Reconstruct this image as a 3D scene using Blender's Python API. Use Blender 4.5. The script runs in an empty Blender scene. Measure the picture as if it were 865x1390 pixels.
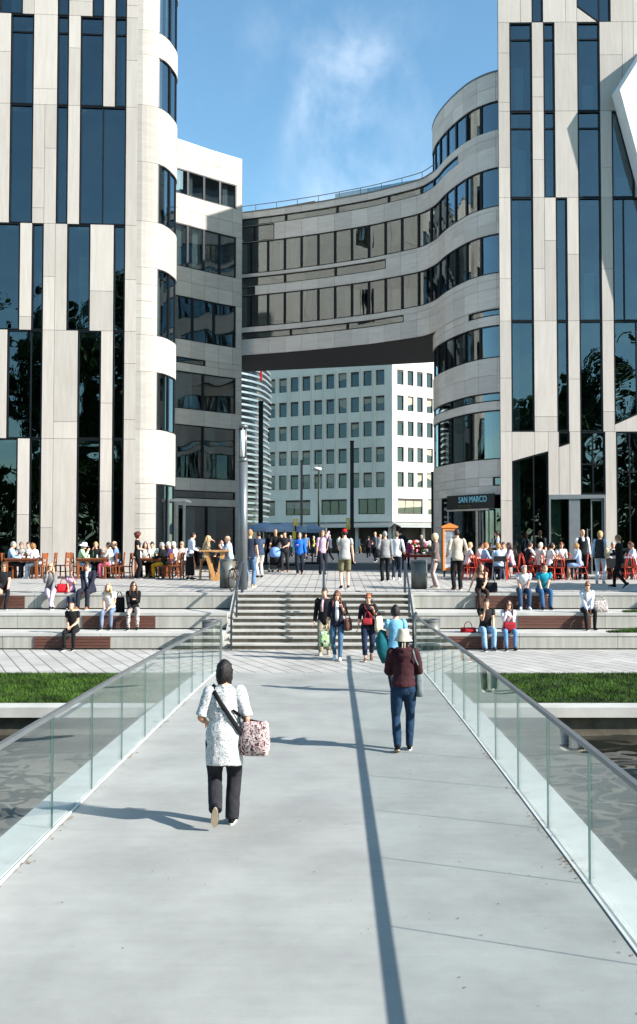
import bpy, math, random
from mathutils import Vector as V, Matrix, noise as mnoise
random.seed(7)
rnd = random.random
def uni(a, b): return a + (b - a) * random.random()
R = math.radians
scene = bpy.context.scene
COL = scene.collection
PI = math.pi

# ------------------------------------------------------------------ camera
F = 1300.0; CX = 455.0; EYE = 2.8; TILT = R(2.0)
CY = 738 - F * math.tan(TILT)
cam = bpy.data.cameras.new('camera'); camo = bpy.data.objects.new('camera', cam); COL.objects.link(camo)
cam.sensor_width = 36; cam.sensor_fit = 'AUTO'; cam.lens = F / 1390 * 36
cam.shift_x = (432.5 - CX) / 1390; cam.shift_y = (CY - 695) / 1390
cam.clip_end = 3000; cam.clip_start = .1
camo.location = (0, 0, EYE); camo.rotation_euler = (PI / 2 + TILT, 0, 0)
scene.camera = camo
def ray(px, py):
    dx = (px - CX) / F; dy = (CY - py) / F
    return V((dx, math.cos(TILT) - dy * math.sin(TILT), math.sin(TILT) + dy * math.cos(TILT)))
def at(px, py, Y):
    d = ray(px, py); t = Y / d.y
    return V((d.x * t, Y, EYE + d.z * t))
def ground(px, py, z):
    d = ray(px, py); t = (z - EYE) / d.z
    return V((d.x * t, d.y * t, z))
def hit(px, py, O, n):
    d = ray(px, py); c = V((0, 0, EYE))
    t = (O - c).dot(n) / d.dot(n)
    return c + d * t
def plaza_z(Y):
    return 1.36 + .02 * (min(max(Y, 28.1), 45) - 28.1)
def on_plaza(px, py):
    Y = 32
    for _ in range(12): Y = ground(px, py, plaza_z(Y)).y
    return ground(px, py, plaza_z(Y))
def pxX(px, Y): return (px - CX) * Y / F

# ------------------------------------------------------------------ helpers
class MB:
    def __init__(s): s.v = []; s.f = []; s.m = []
    def add(s, verts, faces, m=0):
        b = len(s.v); s.v += [tuple(p) for p in verts]
        for f in faces: s.f.append([b + i for i in f]); s.m.append(m)
    def box(s, a, b, m=0):
        x0, x1 = sorted((a[0], b[0])); y0, y1 = sorted((a[1], b[1])); z0, z1 = sorted((a[2], b[2]))
        s.add([(x0,y0,z0),(x1,y0,z0),(x1,y1,z0),(x0,y1,z0),(x0,y0,z1),(x1,y0,z1),(x1,y1,z1),(x0,y1,z1)],
              [(0,3,2,1),(4,5,6,7),(0,1,5,4),(1,2,6,5),(2,3,7,6),(3,0,4,7)], m)
    def prism(s, pts, off, m=0):
        n = len(pts); P = [V(p) for p in pts]; off = V(off)
        s.add(P + [p + off for p in P], [tuple(range(n))[::-1], tuple(range(n, 2*n))] +
              [(i, (i+1) % n, n + (i+1) % n, n + i) for i in range(n)], m)
    def ring_prism(s, outer, inner, off, m=0):
        n = len(outer); off = V(off); o = [V(p) for p in outer]; i_ = [V(p) for p in inner]
        vs = o + i_ + [p + off for p in o] + [p + off for p in i_]
        fs = []
        for k in range(n):
            j = (k+1) % n
            fs += [(k, j, n+j, n+k), (2*n+k, 3*n+k, 3*n+j, 2*n+j), (k, 2*n+k, 2*n+j, j), (n+k, n+j, 3*n+j, 3*n+k)]
        s.add(vs, fs, m)
    def bar(s, a, b, w, h=None, m=0, up=(0,0,1)):
        a = V(a); b = V(b); h = h or w; t = (b - a).normalized(); u = V(up)
        if abs(t.dot(u)) > .98: u = V((0,1,0))
        x = t.cross(u).normalized() * w / 2; y = x.cross(t).normalized() * h / 2
        c = [-x - y, x - y, x + y, -x + y]
        s.add([a + q for q in c] + [b + q for q in c], [(3,2,1,0),(4,5,6,7),(0,1,5,4),(1,2,6,5),(2,3,7,6),(3,0,4,7)], m)
    def loft(s, cs, rs, side=None, n=10, cap=True, m=0):
        """rings round centres cs with radii (a,b); side = reference side vector(s)"""
        cs = [V(c) for c in cs]; k = len(cs); base = len(s.v)
        for i in range(k):
            t = (cs[min(i+1, k-1)] - cs[max(i-1, 0)])
            t = t.normalized() if t.length > 1e-9 else V((0,0,1))
            sd = side[i] if isinstance(side, list) else (side or V((1,0,0)))
            sd = V(sd) - t * t.dot(V(sd))
            if sd.length < 1e-3: sd = V((0,1,0)) - t * t.y
            sd.normalize(); fw = t.cross(sd)
            a, b = rs[i] if isinstance(rs[i], (tuple, list)) else (rs[i], rs[i])
            for j in range(n):
                an = 2 * PI * j / n
                s.v.append(tuple(cs[i] + sd * math.cos(an) * a + fw * math.sin(an) * b))
        for i in range(k-1):
            for j in range(n):
                q = base + i*n; j2 = (j+1) % n
                s.f.append([q+j, q+j2, q+n+j2, q+n+j]); s.m.append(m)
        if cap:
            s.f.append([base + j for j in range(n)][::-1]); s.m.append(m)
            s.f.append([base + (k-1)*n + j for j in range(n)]); s.m.append(m)
    def tube(s, pts, r, n=8, m=0, cap=True):
        k = len(pts)
        s.loft(pts, r if isinstance(r, list) else [r]*k, None, n, cap, m)
    def ball(s, c, r, n=8, k=6, m=0, axes=None):
        c = V(c); r = (r, r, r) if not isinstance(r, (tuple, list)) else r
        ax = axes or (V((1,0,0)), V((0,1,0)), V((0,0,1)))
        vs = [c - ax[2]*r[2]]
        for i in range(1, k):
            th = -PI/2 + PI*i/k
            for j in range(n):
                p = 2*PI*j/n
                vs.append(c + ax[0]*r[0]*math.cos(th)*math.cos(p) + ax[1]*r[1]*math.cos(th)*math.sin(p) + ax[2]*r[2]*math.sin(th))
        vs.append(c + ax[2]*r[2]); fs = []
        for j in range(n):
            fs.append((0, 1+(j+1) % n, 1+j)); fs.append((len(vs)-1, len(vs)-1-n+j, len(vs)-1-n+(j+1) % n))
        for i in range(k-2):
            for j in range(n):
                a = 1+i*n; fs.append((a+j, a+(j+1) % n, a+n+(j+1) % n, a+n+j))
        s.add(vs, fs, m)
    def mesh_in(s, me, m=0):
        s.add([v.co for v in me.vertices], [tuple(p.vertices) for p in me.polygons], m)
    def mesh(s, name, mats, smooth=False):
        me = bpy.data.meshes.new(name); me.from_pydata(s.v, [], s.f)
        for a in (mats if isinstance(mats, (list, tuple)) else [mats]): me.materials.append(a)
        me.polygons.foreach_set('material_index', s.m)
        if smooth: me.polygons.foreach_set('use_smooth', [True]*len(s.f))
        me.update(); return me
    def build(s, name, mats, parent=None, smooth=False, world=True):
        o = bpy.data.objects.new(name, s.mesh(name, mats, smooth)); COL.objects.link(o)
        if parent is not None: par(o, parent, world)
        return o
def root_loc(p):
    l = V(p.location)
    while p.parent is not None: p = p.parent; l = V(p.location) + l
    return l
def par(o, p, world=True):
    o.parent = p
    if world:   # mesh data in world coordinates, parent never rotated
        q = p
        while q.parent is not None: q = q.parent
        o.matrix_parent_inverse = Matrix.Translation(-V(q.location)) if q is p else Matrix.Identity(4)
def tag(o, label=None, cat=None, group=None, kind=None):
    if label: o['label'] = label
    if cat: o['category'] = cat
    if group: o['group'] = group
    if kind: o['kind'] = kind
    return o
def empty(name, loc, rz=0, label=None, cat=None, group=None):
    o = bpy.data.objects.new(name, None); COL.objects.link(o); o.location = loc; o.rotation_euler = (0, 0, rz)
    o.empty_display_size = .2
    return tag(o, label, cat, group)
def copy_tree(o, parent=None):
    c = o.copy(); COL.objects.link(c)
    if parent is not None: c.parent = parent
    for ch in list(o.children): copy_tree(ch, c)
    return c

# ------------------------------------------------------------------ materials
def lin(c):
    r = []
    for x in c[:3]:
        x = x / 255.0
        r.append(x / 12.92 if x <= .04045 else ((x + .055) / 1.055) ** 2.4)
    return (r[0], r[1], r[2], 1)
MC = {}
def newmat(name):
    m = bpy.data.materials.new(name); m.use_nodes = True
    nt = m.node_tree; b = nt.nodes['Principled BSDF']
    return m, nt, b
def N(nt, t, **kw):
    n = nt.nodes.new(t)
    for k, v in kw.items():
        if k in n.inputs: n.inputs[k].default_value = v
        else: setattr(n, k, v)
    return n
def mat(name, rgb, rough=.7, metal=0, var=.12, scale=3.0, bump=0, bscale=20, stretch=(1,1,1), island=0, detail=4, spec=.3, dark=None):
    key = (name, tuple(rgb))
    if key in MC: return MC[key]
    m, nt, b = newmat(name); L = nt.links
    b.inputs['Roughness'].default_value = rough; b.inputs['Metallic'].default_value = metal
    b.inputs['Specular IOR Level'].default_value = spec
    tc = N(nt, 'ShaderNodeTexCoord'); mp = N(nt, 'ShaderNodeMapping', Scale=stretch); L.new(tc.outputs['Object'], mp.inputs[0])
    no = N(nt, 'ShaderNodeTexNoise', Scale=scale, Detail=detail, Roughness=.6); L.new(mp.outputs[0], no.inputs['Vector'])
    c = lin(rgb); d = lin(dark) if dark else tuple([x * (1 - 2*var) for x in c[:3]] + [1]); h = c if dark else tuple([min(1, x * (1 + var)) for x in c[:3]] + [1])
    ra = N(nt, 'ShaderNodeValToRGB'); ra.color_ramp.elements[0].position = .3; ra.color_ramp.elements[1].position = .7
    ra.color_ramp.elements[0].color = d; ra.color_ramp.elements[1].color = h
    L.new(no.outputs['Fac'], ra.inputs[0]); out = ra.outputs[0]
    if island:
        g = N(nt, 'ShaderNodeNewGeometry'); mr = N(nt, 'ShaderNodeMapRange'); mr.inputs[3].default_value = 1 - island; mr.inputs[4].default_value = 1 + island
        L.new(g.outputs['Random Per Island'], mr.inputs[0])
        mx = N(nt, 'ShaderNodeMix', data_type='RGBA', blend_type='MULTIPLY'); mx.inputs[0].default_value = 1
        L.new(out, mx.inputs[6]); L.new(mr.outputs[0], mx.inputs[7]); out = mx.outputs[2]
    L.new(out, b.inputs['Base Color'])
    if bump:
        n2 = N(nt, 'ShaderNodeTexNoise', Scale=bscale, Detail=5); L.new(mp.outputs[0], n2.inputs['Vector'])
        bp = N(nt, 'ShaderNodeBump', Strength=bump, Distance=.02); L.new(n2.outputs['Fac'], bp.inputs['Height']); L.new(bp.outputs[0], b.inputs['Normal'])
    MC[key] = m; return m
def cloth(rgb): return mat('fabric', rgb, .9, var=.16, scale=9, bump=.5, bscale=14, spec=.15)
def pattern_cloth(name, cols, scale, mode='spots'):
    m, nt, b = newmat(name); L = nt.links; b.inputs['Roughness'].default_value = .9; b.inputs['Specular IOR Level'].default_value = .15
    tc = N(nt, 'ShaderNodeTexCoord')
    ra = N(nt, 'ShaderNodeValToRGB'); ra.color_ramp.interpolation = 'CONSTANT'
    el = ra.color_ramp.elements
    while len(el) < len(cols): el.new(.5)
    for i, (p, c) in enumerate(cols): el[i].position = p; el[i].color = lin(c)
    if mode == 'stripes':
        w = N(nt, 'ShaderNodeTexWave', Scale=scale, wave_type='BANDS', bands_direction='Z'); L.new(tc.outputs['Object'], w.inputs['Vector']); L.new(w.outputs['Fac'], ra.inputs[0])
    else:
        no = N(nt, 'ShaderNodeTexNoise', Scale=scale, Detail=2, Distortion=1.0); L.new(tc.outputs['Object'], no.inputs['Vector']); L.new(no.outputs['Fac'], ra.inputs[0])
    L.new(ra.outputs[0], b.inputs['Base Color'])
    n2 = N(nt, 'ShaderNodeTexNoise', Scale=7, Detail=3); L.new(tc.outputs['Object'], n2.inputs['Vector'])
    bp = N(nt, 'ShaderNodeBump', Strength=.7, Distance=.03); L.new(n2.outputs['Fac'], bp.inputs['Height']); L.new(bp.outputs[0], b.inputs['Normal'])
    return m
def stone(name, light, dark, st, wet=.0):
    """travertine cladding: fine grain along one direction, each slab its own tone, faint slab seams"""
    m, nt, b = newmat(name); L = nt.links; b.inputs['Roughness'].default_value = .75; b.inputs['Specular IOR Level'].default_value = .25
    tc = N(nt, 'ShaderNodeTexCoord'); mp = N(nt, 'ShaderNodeMapping', Scale=st); L.new(tc.outputs['Object'], mp.inputs[0])
    n1 = N(nt, 'ShaderNodeTexNoise', Scale=1.0, Detail=6, Roughness=.65); L.new(mp.outputs[0], n1.inputs['Vector'])
    n3 = N(nt, 'ShaderNodeTexNoise', Scale=.35, Detail=3); L.new(tc.outputs['Object'], n3.inputs['Vector'])
    ra = N(nt, 'ShaderNodeValToRGB'); ra.color_ramp.elements[0].position = .3; ra.color_ramp.elements[1].position = .68
    ra.color_ramp.elements[0].color = lin(dark); ra.color_ramp.elements[1].color = lin(light); L.new(n1.outputs['Fac'], ra.inputs[0])
    g = N(nt, 'ShaderNodeNewGeometry'); mr = N(nt, 'ShaderNodeMapRange'); mr.inputs[3].default_value = .88; mr.inputs[4].default_value = 1.07
    L.new(g.outputs['Random Per Island'], mr.inputs[0])
    m2 = N(nt, 'ShaderNodeMapRange'); m2.inputs[3].default_value = .9; m2.inputs[4].default_value = 1.1; L.new(n3.outputs['Fac'], m2.inputs[0])
    mm = N(nt, 'ShaderNodeMath', operation='MULTIPLY'); L.new(mr.outputs[0], mm.inputs[0]); L.new(m2.outputs[0], mm.inputs[1])
    mx = N(nt, 'ShaderNodeMix', data_type='RGBA', blend_type='MULTIPLY'); mx.inputs[0].default_value = 1
    L.new(ra.outputs[0], mx.inputs[6]); L.new(mm.outputs[0], mx.inputs[7]); L.new(mx.outputs[2], b.inputs['Base Color'])
    return m
def glassmat(name, tint, refl, add=.1, ior=1.55, wave=.03, wscale=.8, maxr=1.0):
    m, nt, b = newmat(name); L = nt.links; nt.nodes.remove(b)
    out = nt.nodes['Material Output']
    lw = N(nt, 'ShaderNodeLayerWeight', Blend=.5); pw = N(nt, 'ShaderNodeMath', operation='POWER'); pw.inputs[1].default_value = 4.0
    L.new(lw.outputs['Facing'], pw.inputs[0]); ad = N(nt, 'ShaderNodeMath', operation='MULTIPLY_ADD', use_clamp=True)
    r0 = ((ior - 1) / (ior + 1)) ** 2 + add; ad.inputs[1].default_value = maxr - r0; ad.inputs[2].default_value = r0
    L.new(pw.outputs[0], ad.inputs[0])
    tr = N(nt, 'ShaderNodeBsdfTransparent'); tr.inputs[0].default_value = tuple(tint) + (1,)
    gl = N(nt, 'ShaderNodeBsdfAnisotropic' if False else 'ShaderNodeBsdfGlossy', Roughness=.0); gl.inputs[0].default_value = tuple(refl) + (1,)
    if wave:
        tc = N(nt, 'ShaderNodeTexCoord'); no = N(nt, 'ShaderNodeTexNoise', Scale=wscale, Detail=1); L.new(tc.outputs['Object'], no.inputs['Vector'])
        bp = N(nt, 'ShaderNodeBump', Strength=wave, Distance=1.0); L.new(no.outputs['Fac'], bp.inputs['Height']); L.new(bp.outputs[0], gl.inputs['Normal'])
    mx = N(nt, 'ShaderNodeMixShader'); L.new(ad.outputs[0], mx.inputs[0]); L.new(tr.outputs[0], mx.inputs[1]); L.new(gl.outputs[0], mx.inputs[2])
    L.new(mx.outputs[0], out.inputs[0]); return m

M_stone_v = stone('travertine cladding', (190,182,173), (177,168,158), (9,9,.7))
M_stone_w = stone('pale travertine cladding', (176,170,161), (164,157,148), (1.2,1.2,7))
M_stone_g = stone('grey travertine cladding', (222,214,206), (205,196,187), (1.0,1.0,8))
M_dark = mat('dark metal', (26,28,30), .45, .3, var=.1)
M_frame = mat('anthracite frame', (30,33,36), .4, .4, var=.1)
M_seam = mat('dark seam backing', (24,24,24), .9, var=.05)
M_steel = mat('grey painted steel', (112,116,118), .4, .5, var=.06)
M_alu = mat('brushed aluminium', (165,168,168), .35, .8, var=.05)
M_glass = glassmat('window glass', (.50,.60,.62), (.74,.83,.86), add=.085, ior=1.5, wave=.03, wscale=.6)
M_glass_c = glassmat('curved window glass', (.55,.60,.60), (.82,.90,.94), add=.14, ior=1.5, wave=.03, wscale=.5)
M_glass_far = glassmat('far window glass', (.45,.52,.54), (.8,.88,.9), add=.03, ior=1.5, wave=0)
M_rail_glass = glassmat('balustrade glass', (.955,.975,.97), (.93,.97,.96), add=.0, ior=1.5, wave=0, maxr=.85)
M_rail_edge = mat('glass edge', (52,92,84), .2, var=.1)
M_room = mat('dim interior', (96,90,82), .9, var=.3, scale=.6)
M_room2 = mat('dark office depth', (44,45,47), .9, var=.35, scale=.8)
M_ceil = mat('interior ceiling', (150,146,140), .9, var=.05)
M_roomfloor = mat('interior floor', (88,70,54), .6, var=.2)
M_curtain = mat('pale curtain', (190,195,196), .9, var=.12, scale=6, stretch=(8,8,.3))
M_blind = mat('beige blind', (165,158,140), .9, var=.1)
M_conc = mat('fair-faced concrete', (176,174,168), .85, var=.1, scale=1.6, bump=.15, bscale=40)
M_white = mat('white coated metal', (228,228,224), .5, var=.03)
M_black = mat('black rubber', (18,18,19), .6, var=.1)
# ------------------------------------------------------------------ light
SUN_EL = R(30.8); SDX, SDY = .928, -.371          # direction towards the sun in plan
w = bpy.data.worlds.new('World'); scene.world = w; w.use_nodes = True
nt = w.node_tree; L = nt.links; bg = nt.nodes['Background']
sky = N(nt, 'ShaderNodeTexSky', sky_type='NISHITA', sun_disc=False, sun_elevation=SUN_EL, sun_rotation=math.atan2(SDX, SDY),
        air_density=1.0, dust_density=.6, ozone_density=2.0, altitude=50)
tc = N(nt, 'ShaderNodeTexCoord')
cdir = ray(478, 165).normalized()
sub = N(nt, 'ShaderNodeVectorMath', operation='SUBTRACT'); sub.inputs[1].default_value = cdir; L.new(tc.outputs['Generated'], sub.inputs[0])
mp = N(nt, 'ShaderNodeMapping', Scale=(8, 5, 5), Rotation=(0, R(28), 0)); L.new(sub.outputs[0], mp.inputs[0])
ln = N(nt, 'ShaderNodeVectorMath', operation='LENGTH'); L.new(mp.outputs[0], ln.inputs[0])
msk = N(nt, 'ShaderNodeMapRange', interpolation_type='SMOOTHSTEP'); msk.inputs[1].default_value = 1.05; msk.inputs[2].default_value = 0.0; msk.inputs[3].default_value = .0; msk.inputs[4].default_value = 1; L.new(ln.outputs['Value'], msk.inputs[0])
mp2 = N(nt, 'ShaderNodeMapping', Scale=(7, 7, 4.5), Rotation=(0, R(30), 0)); L.new(tc.outputs['Generated'], mp2.inputs[0])
cn = N(nt, 'ShaderNodeTexNoise', Scale=1.9, Detail=7, Roughness=.55, Distortion=.25); L.new(mp2.outputs[0], cn.inputs['Vector'])
cr = N(nt, 'ShaderNodeMapRange', interpolation_type='SMOOTHSTEP'); cr.inputs[1].default_value = .36; cr.inputs[2].default_value = .8; cr.inputs[3].default_value = 0; cr.inputs[4].default_value = 1; L.new(cn.outputs['Fac'], cr.inputs[0])
wis = N(nt, 'ShaderNodeMapRange'); wis.inputs[1].default_value = .55; wis.inputs[2].default_value = 1.0; wis.inputs[3].default_value = 0; wis.inputs[4].default_value = .08; L.new(cn.outputs['Fac'], wis.inputs[0])
mu = N(nt, 'ShaderNodeMath', operation='MULTIPLY'); L.new(msk.outputs[0], mu.inputs[0]); L.new(cr.outputs[0], mu.inputs[1])
mu2 = N(nt, 'ShaderNodeMath', operation='MULTIPLY_ADD'); mu2.inputs[1].default_value = .34; L.new(mu.outputs[0], mu2.inputs[0]); L.new(wis.outputs[0], mu2.inputs[2]); mu2.use_clamp = True
cm = N(nt, 'ShaderNodeMix', data_type='RGBA'); L.new(mu2.outputs[0], cm.inputs[0]); ti = N(nt, 'ShaderNodeMix', data_type='RGBA', blend_type='MULTIPLY'); ti.inputs[0].default_value = 1; ti.inputs[7].default_value = (.92, 1.20, 1.16, 1); L.new(sky.outputs[0], ti.inputs[6]); L.new(ti.outputs[2], cm.inputs[6]); cm.inputs[7].default_value = (8.0, 8.4, 8.8, 1)
L.new(cm.outputs[2], bg.inputs[0]); bg.inputs[1].default_value = .1
sl = bpy.data.lights.new('sun', 'SUN'); sl.energy = 5.0; sl.angle = R(.5); sl.color = (1, .955, .90)
so = bpy.data.objects.new('sun', sl); COL.objects.link(so); so.location = (60, -30, 60)
sd = V((SDX*math.cos(SUN_EL), SDY*math.cos(SUN_EL), math.sin(SUN_EL)))
so.rotation_euler = sd.to_track_quat('Z', 'Y').to_euler()
vs = scene.view_settings; vs.view_transform = 'Standard'; vs.look = 'None'; vs.gamma = 1; vs.use_curve_mapping = False; vs.exposure = 1.12
scene.cycles.max_bounces = 8; scene.cycles.transparent_max_bounces = 16; scene.cycles.glossy_bounces = 4

# ------------------------------------------------------------------ ground, water, paving
def sheet(name, xs, ys, zf, m, kind='structure', nx=1, ny=1):
    b = MB(); 
    for j in range(ny+1):
        for i in range(nx+1):
            x = xs[0] + (xs[1]-xs[0])*i/nx; y = ys[0] + (ys[1]-ys[0])*j/ny
            b.v.append((x, y, zf(x, y) if callable(zf) else zf))
    for j in range(ny):
        for i in range(nx):
            a = j*(nx+1)+i; b.f.append([a, a+1, a+nx+2, a+nx+1]); b.m.append(0)
    return tag(b.build(name, m), kind=kind)
def paving_mat(name, rgb, bw, bh, rot=0, mortar=(95,93,90), msize=.012, off=.5):
    m, nt, b = newmat(name); L = nt.links; b.inputs['Roughness'].default_value = .8; b.inputs['Specular IOR Level'].default_value = .25
    tc = N(nt, 'ShaderNodeTexCoord'); mp = N(nt, 'ShaderNodeMapping', Rotation=(0, 0, rot)); L.new(tc.outputs['Object'], mp.inputs[0])
    br = N(nt, 'ShaderNodeTexBrick', Scale=1.0); br.inputs['Brick Width'].default_value = bw; br.inputs['Row Height'].default_value = bh
    br.inputs['Mortar Size'].default_value = msize; br.inputs['Mortar Smooth'].default_value = .2; br.offset = off
    c = lin(rgb); br.inputs['Color1'].default_value = c; br.inputs['Color2'].default_value = tuple(x*.86 for x in c[:3]) + (1,); br.inputs['Mortar'].default_value = lin(mortar)
    L.new(mp.outputs[0], br.inputs['Vector'])
    no = N(nt, 'ShaderNodeTexNoise', Scale=.8, Detail=6); L.new(tc.outputs['Object'], no.inputs['Vector'])
    mr = N(nt, 'ShaderNodeMapRange'); mr.inputs[1].default_value = .3; mr.inputs[2].default_value = .7; mr.inputs[3].default_value = .85; mr.inputs[4].default_value = 1.08; L.new(no.outputs['Fac'], mr.inputs[0])
    mx = N(nt, 'ShaderNodeMix', data_type='RGBA', blend_type='MULTIPLY'); mx.inputs[0].default_value = 1; L.new(br.outputs['Color'], mx.inputs[6]); L.new(mr.outputs[0], mx.inputs[7])
    L.new(mx.outputs[2], b.inputs['Base Color']); return m
M_pave = paving_mat('plaza slabs', (172,168,162), .62, .31, PI/2)
M_pave_low = paving_mat('quay paving', (172,169,163), 1.25, .33, R(66), msize=.016)
M_asph = mat('dark asphalt', (74,74,76), .85, var=.15, scale=2, bump=.2, bscale=60)
M_earth = mat('basin bed', (58,54,46), .95, var=.2)
M_grassbase = mat('lawn soil', (44,62,26), .95, var=.3, scale=6)
M_grass = mat('grass blades', (62,90,30), .85, var=.42, scale=1.4, spec=.15)
tag(sheet('ground', (-900, 900), (-900, 1500), -1.6, M_earth), kind='structure')
sheet('quay_paving', (-70, 70), (20.9, 28.4), 0.0, M_pave_low)
b = MB(); b.box((-70, 20.9, -1.6), (70, 20.94, -.012)); tag(b.build('quay_edge', M_conc), kind='structure')
def lawn(x0, x1):
    sheet('lawn', (x0, x1), (16.95, 20.9), lambda x, y: -.07 + .05*(y-16.95)/3.95, M_grassbase, nx=8, ny=4)
    b = MB()
    for i in range(30000):
        x = uni(x0, x1) if rnd() < .2 else uni(max(x0, -9), min(x1, 9)); y = uni(16.97, 20.9); z = -.07 + .05*(y-16.95)/3.95
        h = uni(.03, .07)*(1+.5*mnoise.noise(V((x*.9, y*.9, 0)))); a = uni(0, 2*PI); dx, dy = math.cos(a)*.008, math.sin(a)*.008; lx, ly = uni(-.04, .04), uni(-.04, .04)
        n = len(b.v); b.v += [(x-dx, y-dy, z), (x+dx, y+dy, z), (x+lx, y+ly, z+h)]; b.f.append([n, n+1, n+2]); b.m.append(0)
    tag(b.build('grass', M_grass), 'short green lawn grass along the water basin', 'grass', kind='stuff')
lawn(-30, -3.05); lawn(2.36, 30)
for x0, x1, s in ((-70, -3.05, 'left'), (2.36, 70, 'right')):
    r = empty('basin_wall', (x0 if s == 'right' else x1, 16.5, -1.6), 0, 'concrete basin wall with overhanging coping %s of the footbridge' % s, 'wall')
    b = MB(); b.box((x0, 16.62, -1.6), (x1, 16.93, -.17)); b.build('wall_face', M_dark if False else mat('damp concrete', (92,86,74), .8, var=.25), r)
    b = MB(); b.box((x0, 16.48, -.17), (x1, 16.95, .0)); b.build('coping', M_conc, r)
# water
m, nt, bs = newmat('basin water'); L = nt.links
bs.inputs['Base Color'].default_value = (.012, .013, .010, 1); bs.inputs['Roughness'].default_value = .03; bs.inputs['IOR'].default_value = 1.33; bs.inputs['Specular IOR Level'].default_value = .6
tc = N(nt, 'ShaderNodeTexCoord'); mp = N(nt, 'ShaderNodeMapping', Scale=(1.0, 1.9, 1)); L.new(tc.outputs['Object'], mp.inputs[0])
n1 = N(nt, 'ShaderNodeTexNoise', Scale=2.6, Detail=5, Distortion=1.2); L.new(mp.outputs[0], n1.inputs['Vector'])
bp = N(nt, 'ShaderNodeBump', Strength=1.0, Distance=.28); L.new(n1.outputs['Fac'], bp.inputs['Height']); L.new(bp.outputs[0], bs.inputs['Normal'])
nt.links.remove(bs.inputs['Normal'].links[0])
def wave(x, y):
    p = V((x*1.5, y*2.3, 0)); q = V((x*3.6+7, y*5.2, 3))
    return .026*mnoise.noise(p+V((mnoise.noise(p*.6), 0, 0))) + .011*mnoise.noise(q)
wb = MB(); xs = [-150, -40, -14]+[-13+i*.085 for i in range(int(26/.085))]+[14, 40, 150]; ys = [-8.4, -4]+[0+i*.085 for i in range(int(16.9/.085))]+[16.9]
for yy in ys:
    for xx in xs: wb.v.append((xx, yy, -.5 + (wave(xx, yy) if abs(xx) < 13.5 and -1 < yy else 0)))
nx = len(xs)
for j in range(len(ys)-1):
    for i in range(nx-1): k = j*nx+i; wb.f.append((k, k+1, k+nx+1, k+nx)); wb.m.append(0)
tag(wb.build('water', m, None, True), kind='structure')
# land behind the camera
sheet('park_ground', (-200, 200), (-300, -8.2), -.02, M_grassbase)
b = MB(); b.box((-150, -8.45, -1.6), (150, -8.2, .02)); tag(b.build('park_edge', M_conc), kind='structure')

# ------------------------------------------------------------------ footbridge
GL, GR = -2.62, 1.97
def deck_z(Y): return .17*(1-((Y-7)/14.0)**2) if Y < 20.95 else 0
m, nt, bs = newmat('pale deck coating'); L = nt.links; bs.inputs['Roughness'].default_value = .62; bs.inputs['Specular IOR Level'].default_value = .3
tc = N(nt, 'ShaderNodeTexCoord')
n1 = N(nt, 'ShaderNodeTexNoise', Scale=.9, Detail=8, Roughness=.65); L.new(tc.outputs['Object'], n1.inputs['Vector'])
ra = N(nt, 'ShaderNodeValToRGB'); ra.color_ramp.elements[0].position = .3; ra.color_ramp.elements[1].position = .72
ra.color_ramp.elements[0].color = lin((134,134,130)); ra.color_ramp.elements[1].color = lin((160,160,155)); L.new(n1.outputs['Fac'], ra.inputs[0])
mp = N(nt, 'ShaderNodeMapping', Scale=(.7, 9, 1)); L.new(tc.outputs['Object'], mp.inputs[0])
n2 = N(nt, 'ShaderNodeTexNoise', Scale=1.2, Detail=7, Roughness=.7); L.new(mp.outputs[0], n2.inputs['Vector'])
r2 = N(nt, 'ShaderNodeMapRange'); r2.inputs[1].default_value = .35; r2.inputs[2].default_value = .7; r2.inputs[3].default_value = .95; r2.inputs[4].default_value = 1.02; L.new(n2.outputs['Fac'], r2.inputs[0])
n3 = N(nt, 'ShaderNodeTexNoise', Scale=9, Detail=8, Roughness=.8); L.new(tc.outputs['Object'], n3.inputs['Vector'])
r3 = N(nt, 'ShaderNodeMapRange'); r3.inputs[1].default_value = .62; r3.inputs[2].default_value = .78; r3.inputs[3].default_value = 1.0; r3.inputs[4].default_value = .62; L.new(n3.outputs['Fac'], r3.inputs[0])
mm = N(nt, 'ShaderNodeMath', operation='MULTIPLY'); L.new(r2.outputs[0], mm.inputs[0]); L.new(r3.outputs[0], mm.inputs[1])
mx = N(nt, 'ShaderNodeMix', data_type='RGBA', blend_type='MULTIPLY'); mx.inputs[0].default_value = 1; L.new(ra.outputs[0], mx.inputs[6]); L.new(mm.outputs[0], mx.inputs[7]); L.new(mx.outputs[2], bs.inputs['Base Color'])
n4 = N(nt, 'ShaderNodeTexNoise', Scale=90, Detail=3); L.new(tc.outputs['Object'], n4.inputs['Vector'])
bp = N(nt, 'ShaderNodeBump', Strength=.12, Distance=.01); L.new(n4.outputs['Fac'], bp.inputs['Height']); L.new(bp.outputs[0], bs.inputs['Normal'])
M_deck = m
fb = empty('footbridge', (-.33, 7, -.5), 0, 'pale grey footbridge with a slightly arched deck crossing the water', 'footbridge')
YS = [-8.4 + i*(20.93+8.4)/48 for i in range(49)]
def deck_strip(bm, x0, x1, dz, th):
    for i in range(48):
        a, c = YS[i], YS[i+1]; za, zc = deck_z(a)+dz, deck_z(c)+dz
        bm.add([(x0,a,za),(x1,a,za),(x1,c,zc),(x0,c,zc),(x0,a,za-th),(x1,a,za-th),(x1,c,zc-th),(x0,c,zc-th)],
               [(0,1,2,3),(7,6,5,4),(0,3,7,4),(1,5,6,2)] + ([(0,4,5,1)] if i == 0 else []) + ([(2,6,7,3)] if i == 47 else []))
b = MB(); deck_strip(b, GL+.05, GR-.05, 0, .3); b.build('deck', M_deck, fb)
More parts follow.
